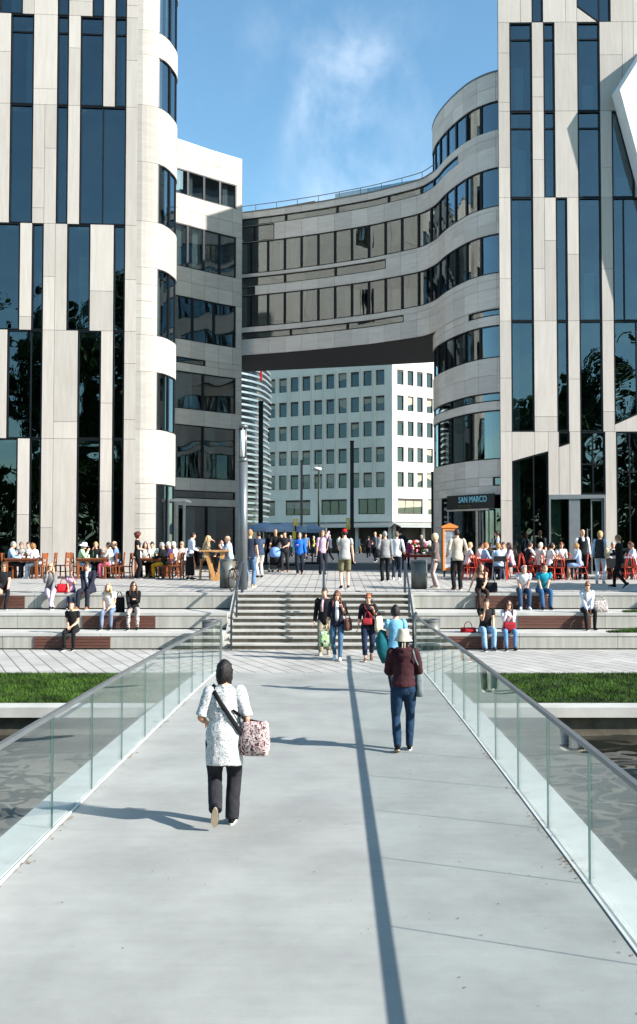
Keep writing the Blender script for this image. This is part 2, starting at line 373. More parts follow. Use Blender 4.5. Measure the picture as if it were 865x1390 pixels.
b = MB(); deck_strip(b, GL-.38, GL-.03, .004, .32); b.build('edge_strip', M_white if False else mat('white edge coating', (188,190,188), .6, var=.08), fb)
b = MB(); deck_strip(b, GR+.03, GR+.38, .004, .32); b.build('edge_strip', MC[('white edge coating', (188,190,188))], fb)
b = MB(); deck_strip(b, GL+.02, GL+.05, -.03, .2); deck_strip(b, GR-.05, GR-.02, -.03, .2); b.build('gutter', mat('gutter dirt', (70,64,54), .9, var=.3, scale=14), fb)
# glass balustrades
PANEL = 1.45
for side, X, y1 in (('left', GL, 22.0), ('right', GR, 23.45)):
    r = empty('balustrade', (X, 7, 0), 0, 'glass balustrade with grey metal handrail along the %s edge of the footbridge' % side, 'balustrade')
    b = MB(); deck_strip(b, X-.035, X-.012, .008, .12); deck_strip(b, X+.012, X+.035, .008, .12); b.build('base_channel', MC[('white edge coating', (188,190,188))], r)
    ys = []; y = y1
    while y > -7: ys.append((max(y-PANEL, -7.5), y)); y -= PANEL
    for a, c in ys:
        za, zc = deck_z(a), deck_z(c); p = MB(); a2, c2 = a+.006, c-.006; t = .008; h = 1.04
        q = [(X-t,a2,za),(X+t,a2,za),(X+t,c2,zc),(X-t,c2,zc),(X-t,a2,za+h),(X+t,a2,za+h),(X+t,c2,zc+h),(X-t,c2,zc+h)]
        p.add(q, [(3,0,4,7),(1,2,6,5)], 0); p.add(q, [(0,1,5,4),(2,3,7,6),(4,5,6,7)], 1)
        p.build('glass_panel', [M_rail_glass, M_rail_edge], r)
    b = MB(); pts = [(X, yy, deck_z(yy)+1.05) for yy in [-7.5 + i*(y1+7.5)/30 for i in range(31)]]
    for i in range(30): b.bar(pts[i], pts[i+1], .045, .04)
    b.build('handrail', M_steel, r)
    b = MB(); b.box((X-.03, y1+.005, deck_z(y1)), (X+.03, y1+.045, deck_z(y1)+1.03)); b.build('end_post', M_alu, r)
# fallen leaves in the gutters
b = MB()
def leaf(x, y, z, s):
    a = uni(0, 6.3); t = uni(-.5, .5)
    c, n = math.cos(a)*s, math.sin(a)*s
    k = len(b.v); b.v += [(x-c, y-n, z), (x+n*.5, y-c*.5, z+s*.3+t*s*.3), (x+c, y+n, z+.003), (x-n*.5, y+c*.5, z+s*.3)]; b.f.append([k, k+1, k+2, k+3]); b.m.append(0)
for i in range(260):
    s = random.choice((GL+.07, GR-.07)); y = random.choice((7.9, 8.0, 8.8, 10.4, 12.0, 13.9, 14.5, 9.2, 16.2)) + random.gauss(0, .12) if rnd() < .6 else uni(5, 20)
    leaf(s + random.gauss(0, .025), y, deck_z(y)+.004, uni(.008, .022))
for i in range(90):
    x = uni(GL+.3, GR-.2) if rnd() < .4 else uni(.6, GR-.1); y = uni(5, 18); leaf(x, y, deck_z(y)+.003, uni(.005, .014))
for cx_, cy_ in ((1.1,10.6),(1.25,9.4),(.9,8.2),(1.5,11.6),(1.0,12.6),(1.45,7.4),(-1.2,8.0),(.2,6.9),(1.3,14.2)):
    for i in range(26):
        x, y = random.gauss(cx_, .28), random.gauss(cy_, .35)
        if GL+.1 < x < GR-.1: leaf(x, y, deck_z(y)+.002, uni(.002, .008))
tag(b.build('fallen_leaves', mat('dry leaf', (128,92,58), .9, var=.3)), 'dry brown leaves and debris lying along the bridge edges', 'leaves', kind='stuff')

# ------------------------------------------------------------------ terraces and stairs
R1, R2, R3 = 25.45, 26.62, 28.1
Z1, Z2, Z3 = .43, .885, 1.36
SX0, SX1 = -2.84, 2.14
M_conc_r = mat('streaked concrete', (160,158,150), .85, var=.12, scale=1.0, stretch=(7,7,.5), bump=.15, bscale=30)
m, nt, bs = newmat('brown hardwood boards'); L = nt.links; bs.inputs['Roughness'].default_value = .6
tc = N(nt, 'ShaderNodeTexCoord'); mp = N(nt, 'ShaderNodeMapping', Scale=(1.2, 12, 14)); L.new(tc.outputs['Object'], mp.inputs[0])
n1 = N(nt, 'ShaderNodeTexNoise', Scale=1.2, Detail=6); L.new(mp.outputs[0], n1.inputs['Vector'])
ra = N(nt, 'ShaderNodeValToRGB'); ra.color_ramp.elements[0].color = lin((62,36,28)); ra.color_ramp.elements[1].color = lin((108,66,52)); L.new(n1.outputs['Fac'], ra.inputs[0]); L.new(ra.outputs[0], bs.inputs['Base Color'])
M_wood = m
def terrace(side, x0, x1, woods):
    r = empty('seating_terrace', ((x0+x1)/2, R1, 0), 0, 'stepped concrete seating terrace with wooden fronts %s of the stairs' % side, 'terrace')
    for k, (ya, yb, z0, z1) in enumerate(((R1, R2+.3, 0, Z1), (R2, R3+.3, Z1, Z2), (R3, R3+.55, Z2, Z3))):
        b = MB(); b.box((x0, ya+.05, z0), (x1, yb, z0+.035), 1)      # shadow gap at the foot
        xs = [x0]; x = x0
        while x1 - x > 3.2: x += 2.6; xs.append(x)
        xs.append(x1)
        for i in range(len(xs)-1):
            b.box((xs[i]+.005, ya, z0+.035), (xs[i+1]-.005, yb-.02*k, z1-.075), 0)
        b.build('concrete_block', [M_conc_r, M_seam], r)
        b = MB()
        for i in range(len(xs)-1): b.box((xs[i]+.004, ya-.02, z1-.075), (xs[i+1]-.004, yb-(.004 if k < 2 else 0), z1))
        b.build('top_slab', M_conc, r)
        for a, c in woods[k]:
            b = MB(); n = 4; h = (z1-z0-.075-.05)/n
            for j in range(n): b.box((a, ya-.03, z0+.045+j*h), (c, ya+.02, z0+.045+(j+1)*h-.012))
            b.build('wooden_front', M_wood, r)
def PXs(l, Y): return [(pxX(a, Y), pxX(c, Y)) for a, c in l]
terrace('left', -40, SX0-.14, [PXs([(48.3,151.4)], R1), PXs([(113,212)], R2), PXs([(-60,35)], R3)])
terrace('right', SX1+.14, 40, [PXs([(602,701)], R1), PXs([(703,801)], R2), PXs([(645,746)], R3)])
st = empty('staircase', (-.35, R1, 0), 0, 'broad concrete staircase of nine steps rising from the footbridge to the plaza', 'staircase')
nst = 9; rh = Z3/nst; go = (R3-R1)/(nst-1)
M_riser = mat('brown riser concrete', (124,116,104), .9, var=.2, scale=2.5, stretch=(3,3,1))  # riser faces darker and browner than the treads
for i in range(nst):
    y0 = R1 + i*go; z = (i+1)*rh; yb = y0+go+.08 if i < nst-1 else R3+.55
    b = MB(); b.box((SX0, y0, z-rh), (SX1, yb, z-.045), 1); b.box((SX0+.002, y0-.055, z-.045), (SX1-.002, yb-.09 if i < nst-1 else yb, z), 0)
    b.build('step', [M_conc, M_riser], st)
for x0, x1 in ((SX0-.139, SX0-.001), (SX1+.001, SX1+.139)):
    b = MB(); b.prism([(x0, R1-.02, 0), (x0, R3+.5, 0), (x0, R3+.5, Z3-.001), (x0, R3, Z3-.001), (x0, R1-.02, .03)], (x1-x0, 0, 0))
    b.build('side_wall', M_conc_r, st)
M_rail = mat('blue grey handrail paint', (62,70,78), .4, .3, var=.06)
for lab, X in (('left', -2.74), ('middle', -.33), ('right', 2.06)):
    r = empty('stair_handrail', (X, R1, 0), 0, 'dark steel handrail on the %s of the staircase' % ('left side' if lab == 'left' else 'right side' if lab == 'right' else 'centre line'), 'handrail', 'stair handrails')
    ya, yb, yc = R1-.1, R3+.05, R3+.4
    b = MB(); b.bar((X, ya, .88), (X, yb, Z3+.9), .05, .06); b.bar((X, yb-.01, Z3+.9), (X, yc, Z3+.9), .05, .06); b.bar((X, yc-.02, Z3+.9), (X, yc-.02, Z3+.002), .05, .05, up=(0,1,0)); b.build('rail', M_rail, r)
    for yy, z0, z1 in ((ya+.02, 0, .88), ((ya+yb)/2, Z3*.5, Z3*.5+.9), (yb, Z3, Z3+.89)):
        b = MB(); b.bar((X, yy, z0-.0), (X, yy, z1), .05, .05, up=(0,1,0)); b.build('post', M_rail, r)
# grass wedges on the right terrace
for px, py, z, wd, yy in ((845, 957, Z1, 1.9, R1), (858, 833, Z2, 1.6, R2)):
    b = MB(); x0 = pxX(822 if z == Z1 else 843, yy+.4)
    for i in range(5000):
        u = rnd(); x = x0 + u*4.5; y = yy+.12 + rnd()*.85*(1 - (1-min(1, u*2.5))*.6); h = uni(.05, .16)*min(1, .4+u*3); a = uni(0, 6.3)
        k = len(b.v); b.v += [(x-math.cos(a)*.008, y-math.sin(a)*.008, z), (x+math.cos(a)*.008, y+math.sin(a)*.008, z), (x+uni(-.05,.05), y+uni(-.05,.05), z+h)]; b.f.append([k,k+1,k+2]); b.m.append(0)
    tag(b.build('grass_patch', M_grass), 'patch of green grass growing on the %s tread of the right terrace' % ('lower' if z == Z1 else 'middle'), 'grass', kind='stuff')
# plaza
sheet('plaza_paving', (-70, 70), (R3+.54, 42.0), lambda x, y: plaza_z(y), M_pave, nx=4, ny=24)
sheet('street', (-300, 300), (41.98, 320), lambda x, y: plaza_z(y)-.012, M_asph, nx=4, ny=60)
sheet('far_ground', (-900, 900), (319, 1500), 1.68, M_asph)
# ------------------------------------------------------------------ flat tower facades
class Facade:
    """vertical plane: O = point where k = 0, e = direction of growing k, n = outward normal, mod = module width"""
    def __init__(s, O, e, n, mod): s.O = V(O); s.e = V(e).normalized(); s.n = V(n).normalized(); s.mod = mod
    def p(s, u, z, d=0): q = s.O + s.e*u + s.n*d; return V((q.x, q.y, z))
    def z(s, px, py): return hit(px, py, s.O, s.n).z
def inset(poly, d):
    n = len(poly); out = []
    A = sum(poly[i][0]*poly[(i+1)%n][1]-poly[(i+1)%n][0]*poly[i][1] for i in range(n)); sg = 1 if A > 0 else -1
    for i in range(n):
        p0, p1, p2 = V(poly[i-1]), V(poly[i]), V(poly[(i+1) % n])
        a = (p1-p0).normalized(); b = (p2-p1).normalized()
        na = V((-a.y, a.x))*sg; nb = V((-b.y, b.x))*sg
        k = 1 + na.dot(nb); out.append(tuple(p1 + (na+nb)*d/k))
    return out
def fwindow(fa, poly, root, muls=(), trans=(), curtain=None, name='window'):
    """poly in (u,z)"""
    g = .012; o = inset(poly, g); i_ = inset(poly, .055)
    b = MB(); b.ring_prism([fa.p(u, z, -.02) for u, z in o], [fa.p(u, z, -.02) for u, z in i_], fa.n*-.16)
    us = [p[0] for p in i_]; zs = [p[1] for p in i_]
    for m_ in muls: b.prism([fa.p(m_-.025, min(zs), -.05), fa.p(m_+.025, min(zs), -.05), fa.p(m_+.025, max(zs), -.05), fa.p(m_-.025, max(zs), -.05)], fa.n*-.1)
    for t in trans: b.prism([fa.p(min(us), t-.03, -.05), fa.p(max(us), t-.03, -.05), fa.p(max(us), t+.03, -.05), fa.p(min(us), t+.03, -.05)], fa.n*-.1)
    w = b.build(name, M_frame, root)
    p = MB(); p.prism([fa.p(u, z, -.10) for u, z in i_], fa.n*-.012); p.build('pane', M_glass, w)
    if curtain:
        c = MB()
        for (u0, u1, z0, z1, mi) in curtain: c.prism([fa.p(u0, z0, -.3), fa.p(u1, z0, -.3), fa.p(u1, z1, -.3), fa.p(u0, z1, -.3)], fa.n*-.03, mi)
        c.build('curtain', [M_curtain, M_blind], w)
    return w
def stonepoly(b, fa, poly, d0=0, th=.10):
    q = inset(poly, .007); b.prism([fa.p(u, z, d0) for u, z in q], fa.n*-th)
def stone_band(b, fa, k0, k1, z0, z1, wins, splits=None):
    """fill a band with stone between windows, panels of one or two modules, split in height"""
    m = fa.mod; k = k0; taken = sorted(wins)
    runs = []; cur = k0
    for a, c in taken:
        if a > cur: runs.append((cur, a))
        cur = max(cur, c)
    if cur < k1: runs.append((cur, k1))
    for a, c in runs:
        x = a
        while x < c:
            wd = 2 if (c - x >= 2 and rnd() < .6) else 1
            wd = min(wd, c-x)
            h = z1-z0; cuts = sorted({0, h} | ({uni(.3, .7)*h} if rnd() < .55 and h > 2 else set()) | ({uni(.08, .2)*h} if rnd() < .35 and h > 2 else set()))
            for j in range(len(cuts)-1):
                stonepoly(b, fa, [(x*m, z0+cuts[j]), ((x+wd)*m, z0+cuts[j]), ((x+wd)*m, z0+cuts[j+1]), (x*m, z0+cuts[j+1])])
            x += wd
def interior(root, fa, u0, u1, zs, depth=6.0):
    b = MB()
    def slab(z0, z1, m_, d0=-.32, d1=-depth): b.prism([fa.p(u0, z0, d0), fa.p(u1, z0, d0), fa.p(u1, z0, d1), fa.p(u0, z0, d1)], (0, 0, z1-z0), m_)
    for z in zs: slab(z-.22, z-.02, 1); slab(z-.02, z+.02, 2)
    b.prism([fa.p(u0, 0, -depth), fa.p(u1, 0, -depth), fa.p(u1, 0, -depth-.2), fa.p(u0, 0, -depth-.2)], (0, 0, max(zs)+4.4), 0)
    for u in (u0, (u0+u1)/2, u1): b.prism([fa.p(u-.1, 0, -3.0), fa.p(u+.1, 0, -3.0), fa.p(u+.1, 0, -depth), fa.p(u-.1, 0, -depth)], (0, 0, max(zs)+4.4), 0)
    b.build('interior', [M_room, M_ceil, M_roomfloor], root)

# ---- left tower
ang = R(4.0)
EL = V((-math.cos(ang), -math.sin(ang), 0)); NL = V((math.sin(ang), -math.cos(ang), 0))
OL0 = V((pxX(187, 38.5), 38.5, 0))
pk0 = hit(170.3, 300, OL0, NL); modL = 15.72*38.4/F
FL = Facade((pk0.x, pk0.y, 0), EL, NL, modL)
left = empty('office_building', (FL.O.x-3, FL.O.y, 1.5), 0, 'pale stone office building on the left with tall window slots and rounded corner', 'building')
zl = [FL.z(100, y) for y in (143, 304, 448.5, 595.5)]; zT = FL.z(100, 21); zB = plaza_z(38)-.02; zTop = zT+4.6
bandsL = [ # z0,z1, windows (k range), mullions
    (zT, zTop, [(0,1),(2,3),(5,6),(9,11),(12,13),(14,16)], []),
    (zl[0], zT, [(0,1),(2,4),(5,6),(8,10),(12,13),(14,16)], []),
    (zl[1], zl[0], [(0,1),(1.0,1.0),(0,4),(5,6),(8,10),(12,14)], [2]),
    (zl[2], zl[1], [(0,1),(3,5),(7,8),(9,12),(14,15)], []),
    (zl[3], zl[2], [(0,1),(2,4),(7,10),(12,13)], [8]),
    (zB, zl[3], [(0,1),(2,4),(7,8),(9,11),(13,15)], []) ]
bs_ = MB(); KL = 17
for bi, (z0, z1, ws, mu_) in enumerate(bandsL):
    ws2 = [(a, c) for a, c in ws if c > a]
    if bi == 2: ws2 = [(0,4),(5,6),(8,10),(12,14)]
    stone_band(bs_, FL, -1, KL, z0, z1, ws2)
    for a, c in ws2:
        tr = [z1 - .72] if bi == 1 else []
        cu = None; u0, u1 = a*modL+.1, c*modL-.1
        if rnd() < .35 and bi < 4: cu = [(u0, u0+(u1-u0)*uni(.25,.6), z0+.2, z0+(z1-z0)*uni(.5,.95), random.choice((0,1)))]
        fwindow(FL, [(a*modL, z0), (c*modL, z0), (c*modL, z1), (a*modL, z1)], left, [k*modL for k in mu_ if a < k < c], tr, cu)
bs_.build('stone_cladding', M_stone_v, left)
b = MB(); # dark backing behind the joints: only where there is stone
for bi, (z0, z1, ws, mu_) in enumerate(bandsL):
    ws2 = [(0,4),(5,6),(8,10),(12,14)] if bi == 2 else ws
    cur = -1
    for a, c in sorted(ws2)+[(KL, KL)]:
        if a > cur: b.prism([FL.p(cur*modL+.02, z0, -.10), FL.p(a*modL-.02, z0, -.10), FL.p(a*modL-.02, z1, -.10), FL.p(cur*modL+.02, z1, -.10)], NL*-.16)
        cur = max(cur, c)
b.build('backing_wall', M_seam, left)
interior(left, FL, .0, KL*modL, [z for z in zl]+[zT])
b = MB(); b.prism([FL.p(-1.0, zTop, .02), FL.p(KL*modL, zTop, .02), FL.p(KL*modL, zTop, -12), FL.p(.5, zTop, -12)], (0,0,.4)); b.build('roof', M_steel, left)
b = MB(); b.prism([FL.p(KL*modL, 1.4, -.02), FL.p(KL*modL+.2, 1.4, -.02), FL.p(KL*modL+.2, 1.4, -12), FL.p(KL*modL, 1.4, -12)], (0,0,zTop-1.4)); b.build('side_wall', M_stone_v, left)

# ---- right tower
ang = R(-.8)
ER = V((math.cos(ang), math.sin(ang), 0)); NR = V((math.sin(ang), -math.cos(ang), 0))
OR0 = V((pxX(680.3, 38.5), 38.5, 0)); modR = 15.52*38.5/F
FR = Facade(OR0, ER, NR, modR)
right = empty('office_building', (OR0.x+3, OR0.y, 1.5), 0, 'pale stone office building on the right with slanted openings and a white bay', 'building')
zr = [FR.z(760, y) for y in (30, 150.6, 268, 435.5, 586)]; zTopR = FR.z(760, -14); KR = 16
bandsR = [
    (zr[0], zTopR, [(3,4)], 'T'),
    (zr[1], zr[0], [(1,3),(4,5),(7,9)], 'A'),
    (zr[2], zr[1], [(1,3),(4,5),(7,9),(10,12)], 'B'),
    (zr[3], zr[2], [(1,3),(5,6),(7,9),(10,13)], 'C'),
    (zr[4], zr[3], [(1,3),(5,6),(7,9)], 'D'),
    (zB, zr[4], [], 'E') ]
b = MB(); bk = MB(); m = modR
def rect(a, c, z0, z1): return [(a*m, z0), (c*m, z0), (c*m, z1), (a*m, z1)]
for z0, z1, ws, nm in bandsR:
    extra = []
    if nm == 'T': extra = [(7, 10)]
    if nm == 'D': extra = [(10, 14)]
    if nm == 'E': extra = [(1, 10), (11-1, 14)]
    stone_band(b, FR, 0, KR, z0, z1, ws + extra)
    cur = 0
    for a, c in sorted(ws+extra)+[(KR, KR)]:
        if a > cur: bk.prism([FR.p(cur*m+.02, z0, -.10), FR.p(a*m-.02, z0, -.10), FR.p(a*m-.02, z1, -.10), FR.p(cur*m+.02, z1, -.10)], NR*-.16)
        cur = max(cur, c)
    for a, c in ws:
        u0, u1 = a*m+.1, c*m-.1; cu = None
        if rnd() < .6 and nm in 'ABC': cu = [(u0+(u1-u0)*uni(0,.4), u1-(u1-u0)*uni(0,.3), z0+.1, z0+(z1-z0)*uni(.25,.6), 0)]
        fwindow(FR, rect(a, c, z0, z1), right, [(a+1.0)*m] if c-a > 2.5 else [], [z1-.7] if nm in 'AB' and a < 10 else [], cu)
zq = lambda px, py: FR.z(px, py)
# band T: slanted opening
fwindow(FR, [(7*m, zq(790,8)), (9*m-.06, zr[0]), (10*m, zr[0]), (10*m, zTopR), (7*m, zTopR)], right, [9*m])
stonepoly(b, FR, [(7*m, zr[0]), (9*m-.1, zr[0]), (7*m, zq(790,9)-.02)])
# band D right opening with slanted sill
za, zc = zq(838, 576), zq(865, 564)
sl_ = (zc-za)/(27*38.5/F); zd = za + sl_*4*m
fwindow(FR, [(10*m, za), (14*m, zd), (14*m, zr[3]), (10*m, zr[3])], right, [12*m])
stonepoly(b, FR, [(10*m, zr[4]), (14*m, zr[4]), (14*m, zd-.01), (10*m, za-.01)])
# band E
z1e = zr[4]; zs0, zs1 = zq(697.5, 626), zq(744.5, 612.5); zdoor = zq(760, 674.5); zdoor2 = zq(800, 671.5)
fwindow(FR, [(1*m, zB), (4*m+.08, zB), (4*m+.08, zs1), (1*m, zs0)], right, [2.9*m], [], None, 'shop_window')
def lerp(a, c, t): return a+(c-a)*t
zmid = lerp(zs0, zs1, 2/3.1)
stonepoly(b, FR, [(1*m, zs0), (3*m, zmid), (3*m, z1e), (1*m, z1e)])
stonepoly(b, FR, [(3*m, zmid), (4*m+.08, zs1), (4*m+.08, z1e), (3*m, z1e)])
stonepoly(b, FR, rect(4.17, 5.1, zdoor, z1e))
zt0, zt1 = zq(760, 607), zq(774.5, 602)
fwindow(FR, [(5.1*m, zt0), (6.05*m, zt1), (6.05*m, z1e), (5.1*m, z1e)], right, [], [], None, 'window')
stonepoly(b, FR, [(5.1*m, zdoor), (6.05*m, zdoor), (6.05*m, zt1), (5.1*m, zt0)])
stonepoly(b, FR, rect(6.05, 7, zdoor2, z1e))
fwindow(FR, rect(7, 9.15, zdoor2+.02, z1e), right, [8.1*m], [zq(800, 630)], None, 'shop_window')
stonepoly(b, FR, rect(9.15, 10.1, zB, z1e))
fwindow(FR, rect(10.1, 14, zB, z1e), right, [11.3*m, 12.6*m], [zq(850, 640)], None, 'shop_window')
b.build('stone_cladding', M_stone_v, right); bk.build('backing_wall', M_seam, right)
# entrance
d = MB(); d.ring_prism([FR.p(u, z, .06) for u, z in rect(4.17, 9.1, zB, zdoor2)], [FR.p(u, z, .06) for u, z in [(4.32*m, zB+.02), (8.98*m, zB+.02), (8.98*m, zdoor2-.14), (4.32*m, zdoor-.1)]], NR*-.3)
d.prism([FR.p(u, z, .0) for u, z in rect(5.95, 6.9, zB, zdoor-.02)], NR*-.2); ent = d.build('door_frame', M_alu, right)
d = MB(); d.prism([FR.p(u, z, -.12) for u, z in rect(4.35, 5.6, zB+.05, zdoor-.12)], NR*-.03); g_ = d.build('door', M_glass, right)
d = MB(); d.prism([FR.p(u, z, -.35) for u, z in rect(4.35, 5.4, zB+.05, zdoor-.12)], NR*-.05); d.build('door_screen', mat('pale green screen', (150,160,128), .8), right)
d = MB(); d.prism([FR.p(u, z, -.14) for u, z in rect(6.95, 8.9, zB+.05, zdoor2-.15)], NR*-.03); dd = d.build('door', M_glass, right)
d = MB(); d.ring_prism([FR.p(u, z, -.1) for u, z in rect(7.9, 8.95, zB+.03, zdoor2-.15)], [FR.p(u, z, -.1) for u, z in rect(8.0, 8.85, zB+.15, zdoor2-.25)], NR*-.06); d.bar(FR.p(7.55*m, 2.4, -.05), FR.p(7.55*m, 3.4, -.05), .04); d.build('handle', M_alu, dd)
interior(right, FR, 1.5, KR*m, zr)
b = MB(); b.prism([FR.p(0, zTopR, .02), FR.p(KR*m, zTopR, .02), FR.p(KR*m, zTopR, -12), FR.p(2.6, zTopR, -12)], (0,0,.4)); b.build('roof', M_steel, right)
b = MB(); b.prism([FR.p(.02, 1.3, -.02), FR.p(2.62, 1.3, -12), FR.p(2.82, 1.3, -12), FR.p(.22, 1.3, -.02)], (0,0,zTopR-1.3)); b.build('side_wall', M_stone_g, right)
b = MB(); b.prism([FR.p(KR*m-.2, 1.3, -.02), FR.p(KR*m-.2, 1.3, -12), FR.p(KR*m, 1.3, -12), FR.p(KR*m, 1.3, -.02)], (0,0,zTopR-1.3)); b.build('outer_wall', M_stone_v, right)
# dark recessed glazing behind the white bay + the bay itself
bay = [hit(px, py, FR.O, FR.n) for px, py in ((830.5,129),(868,70),(905,66),(955,150),(952,420),(905,400),(873,285))]
def uz(q): return ((q-FR.O).dot(FR.e), q.z)
bp_ = [uz(q) for q in bay]
bb = MB(); cen = (sum(p[0] for p in bp_)/len(bp_), sum(p[1] for p in bp_)/len(bp_))
inn = inset(bp_, .85)
n = len(bp_)
O0 = [FR.p(u, z, -.02) for u, z in bp_]; O1 = [FR.p(lerp(u, cen[0], .06), lerp(z, cen[1], .05), .75) for u, z in bp_]; I1 = [FR.p(lerp(u, cen[0], .1), lerp(z, cen[1], .05), .7) for u, z in inn]; I0 = [FR.p(u, z, .25) for u, z in inn]
bb.add(O0+O1+I1+I0, [(i, (i+1)%n, n+(i+1)%n, n+i) for i in range(n)] + [(n+i, n+(i+1)%n, 2*n+(i+1)%n, 2*n+i) for i in range(n)] + [(2*n+i, 2*n+(i+1)%n, 3*n+(i+1)%n, 3*n+i) for i in range(n)])
bw = bb.build('bay_window', mat('white bay panels', (232,232,230), .45, var=.02), right)
bb = MB(); bb.prism([p + FR.n*.02 for p in I0], FR.n*-.02); bb.build('pane', M_glass, bw)
bb = MB()
for a, c in ((0, 3), (0, 5), (1, 4)): bb.bar(I0[a]+FR.n*.06, I0[c]+FR.n*.06, .09, .08)
bb.build('bay_frame', MC[('white bay panels', (232,232,230))], bw)

# ------------------------------------------------------------------ curved walls
class Path:
    def __init__(s, pts, outward):
        P = [V((p[0], p[1], 0)) for p in pts]; d = []
        for i in range(len(P)-1):
            p0, p1, p2, p3 = P[max(i-1,0)], P[i], P[i+1], P[min(i+2, len(P)-1)]
            for j in range(16):
                t = j/16; d.append(.5*((2*p1)+(p2-p0)*t+(2*p0-5*p1+4*p2-p3)*t*t+(3*p1-p0-3*p2+p3)*t**3))
        d.append(P[-1]); s.d = d; s.o = outward; s.c = [0]
        for i in range(1, len(d)): s.c.append(s.c[-1]+(d[i]-d[i-1]).length)
        s.L = s.c[-1]
    def at(s, q, off=0, z=0):
        q = min(max(q, 0), s.L-1e-6); lo, hi = 0, len(s.c)-1
        while hi-lo > 1:
            mi = (lo+hi)//2
            if s.c[mi] <= q: lo = mi
            else: hi = mi
        def tan(i): return (s.d[min(i+1, len(s.d)-1)]-s.d[max(i-1, 0)]).normalized()
        f = (q-s.c[lo])/max(1e-9, s.c[hi]-s.c[lo]); p = s.d[lo].lerp(s.d[hi], f); t = tan(lo).lerp(tan(hi), f).normalized()
        nrm = V((-t.y, t.x, 0))*s.o
        return V((p.x+nrm.x*off, p.y+nrm.y*off, z))
    def s_px(s, px, z=8, first=True):
        best = None
        for i in range(len(s.d)-1):
            def q(p): return CX + F*p.x/(p.y*math.cos(TILT)+(z-EYE)*math.sin(TILT))
            a, c = q(s.d[i]), q(s.d[i+1])
            if (a-px)*(c-px) <= 0 and a != c:
                best = s.c[i]+(s.c[i+1]-s.c[i])*(px-a)/(c-a)
                if first: return best
        return best
def cpanel(b, pa, s0, s1, z0, z1, o0, o1, m_=0, step=.22, za=None):
    n = max(1, math.ceil((s1-s0)/step)); base = len(b.v)
    for i in range(n+1):
        q = s0+(s1-s0)*i/n
        for o, z in ((o0,z0),(o0,z1),(o1,z1),(o1,z0)): b.v.append(tuple(pa.at(q, o, z)))
    for i in range(n):
        k = base+4*i
        for j in range(4): b.f.append([k+j, k+(j+1)%4, k+4+(j+1)%4, k+4+j]); b.m.append(m_)
    b.f.append([base, base+1, base+2, base+3]); b.f.append([base+4*n+j for j in (3,2,1,0)]); b.m += [m_, m_]
def cwindow(pa, s0, s1, z0, z1, root, glass=None, curtain=0, name='window', rec=.05):
    b = MB(); f = .045; h = z1-z0
    g = .008; s0 += g; s1 -= g
    cpanel(b, pa, s0, s1, z0+g, z0+f, -.02, -.16); cpanel(b, pa, s0, s1, z1-f, z1-g, -.02, -.16)
    cpanel(b, pa, s0, s0+f, z0+f, z1-f, -.02, -.16); cpanel(b, pa, s1-f, s1, z0+f, z1-f, -.02, -.16)
    w = b.build(name, M_frame, root)
    p = MB(); cpanel(p, pa, s0+f, s1-f, z0+f, z1-f, -.07, -.085); p.build('pane', glass or M_glass_c, w, smooth=False)
    if curtain:
        c = MB(); a = uni(0, .5)*(s1-s0); e = a+uni(.3, .5)*(s1-s0)
        cpanel(c, pa, s0+a, min(s1, s0+e), z0+.05, z1-.05, -.30, -.33, random.choice((0,0,1))); c.build('curtain', [M_curtain, M_blind], w)
    return w
def cstone(b, bk, pa, s0, s1, z0, z1, wins, pl=.95, rows=None, off=0, tall=.8):
    """stone between z0,z1 from s0 to s1 leaving openings wins=[(sa,sb,za,zb)]; rows = heights of strip joints"""
    zs = sorted({z0, z1} | {z for w_ in wins for z in w_[2:] if z0 < z < z1})
    # subdivide tall strips
    z2 = [zs[0]]
    for z in zs[1:]:
        d = z-z2[-1]; n = max(1, round(d/.62)) if d > tall else 1
        a = z2[-1]
        for i in range(n): z2.append(a+d*(i+1)/n)
    for i in range(len(z2)-1):
        a, c = z2[i], z2[i+1]; mid = (a+c)/2
        op = sorted((w_[0], w_[1]) for w_ in wins if w_[2] < mid < w_[3]); cur = s0; runs = []
        for x, y in op:
            if x > cur+.01: runs.append((cur, x))
            cur = max(cur, y)
        if cur < s1-.01: runs.append((cur, s1))
        for x, y in runs:
            g = math.floor((x-s0)/pl+1e-6); q = x
            while q < y-.01:
                g += 1; e = min(y, s0+g*pl)
                if y-e < .15: e = y
                if e-q > .03: cpanel(b, pa, q+.006, e-.006, a+.006, c-.006, off, off-.1)
                q = e
            cpanel(bk, pa, x+.01, y-.01, a, c, off-.1, off-.2)
def cinterior(pa, s0, s1, z0, z1, zs, root, off=-1.1):
    b = MB(); cpanel(b, pa, s0, s1, z0, z1, off, off-.1, 0, .6)
    for z in zs: cpanel(b, pa, s0, s1, z-.12, z+.12, -.22, off+.01, 1, .6)
    b.build('interior', [M_room2, M_ceil, M_roomfloor], root)

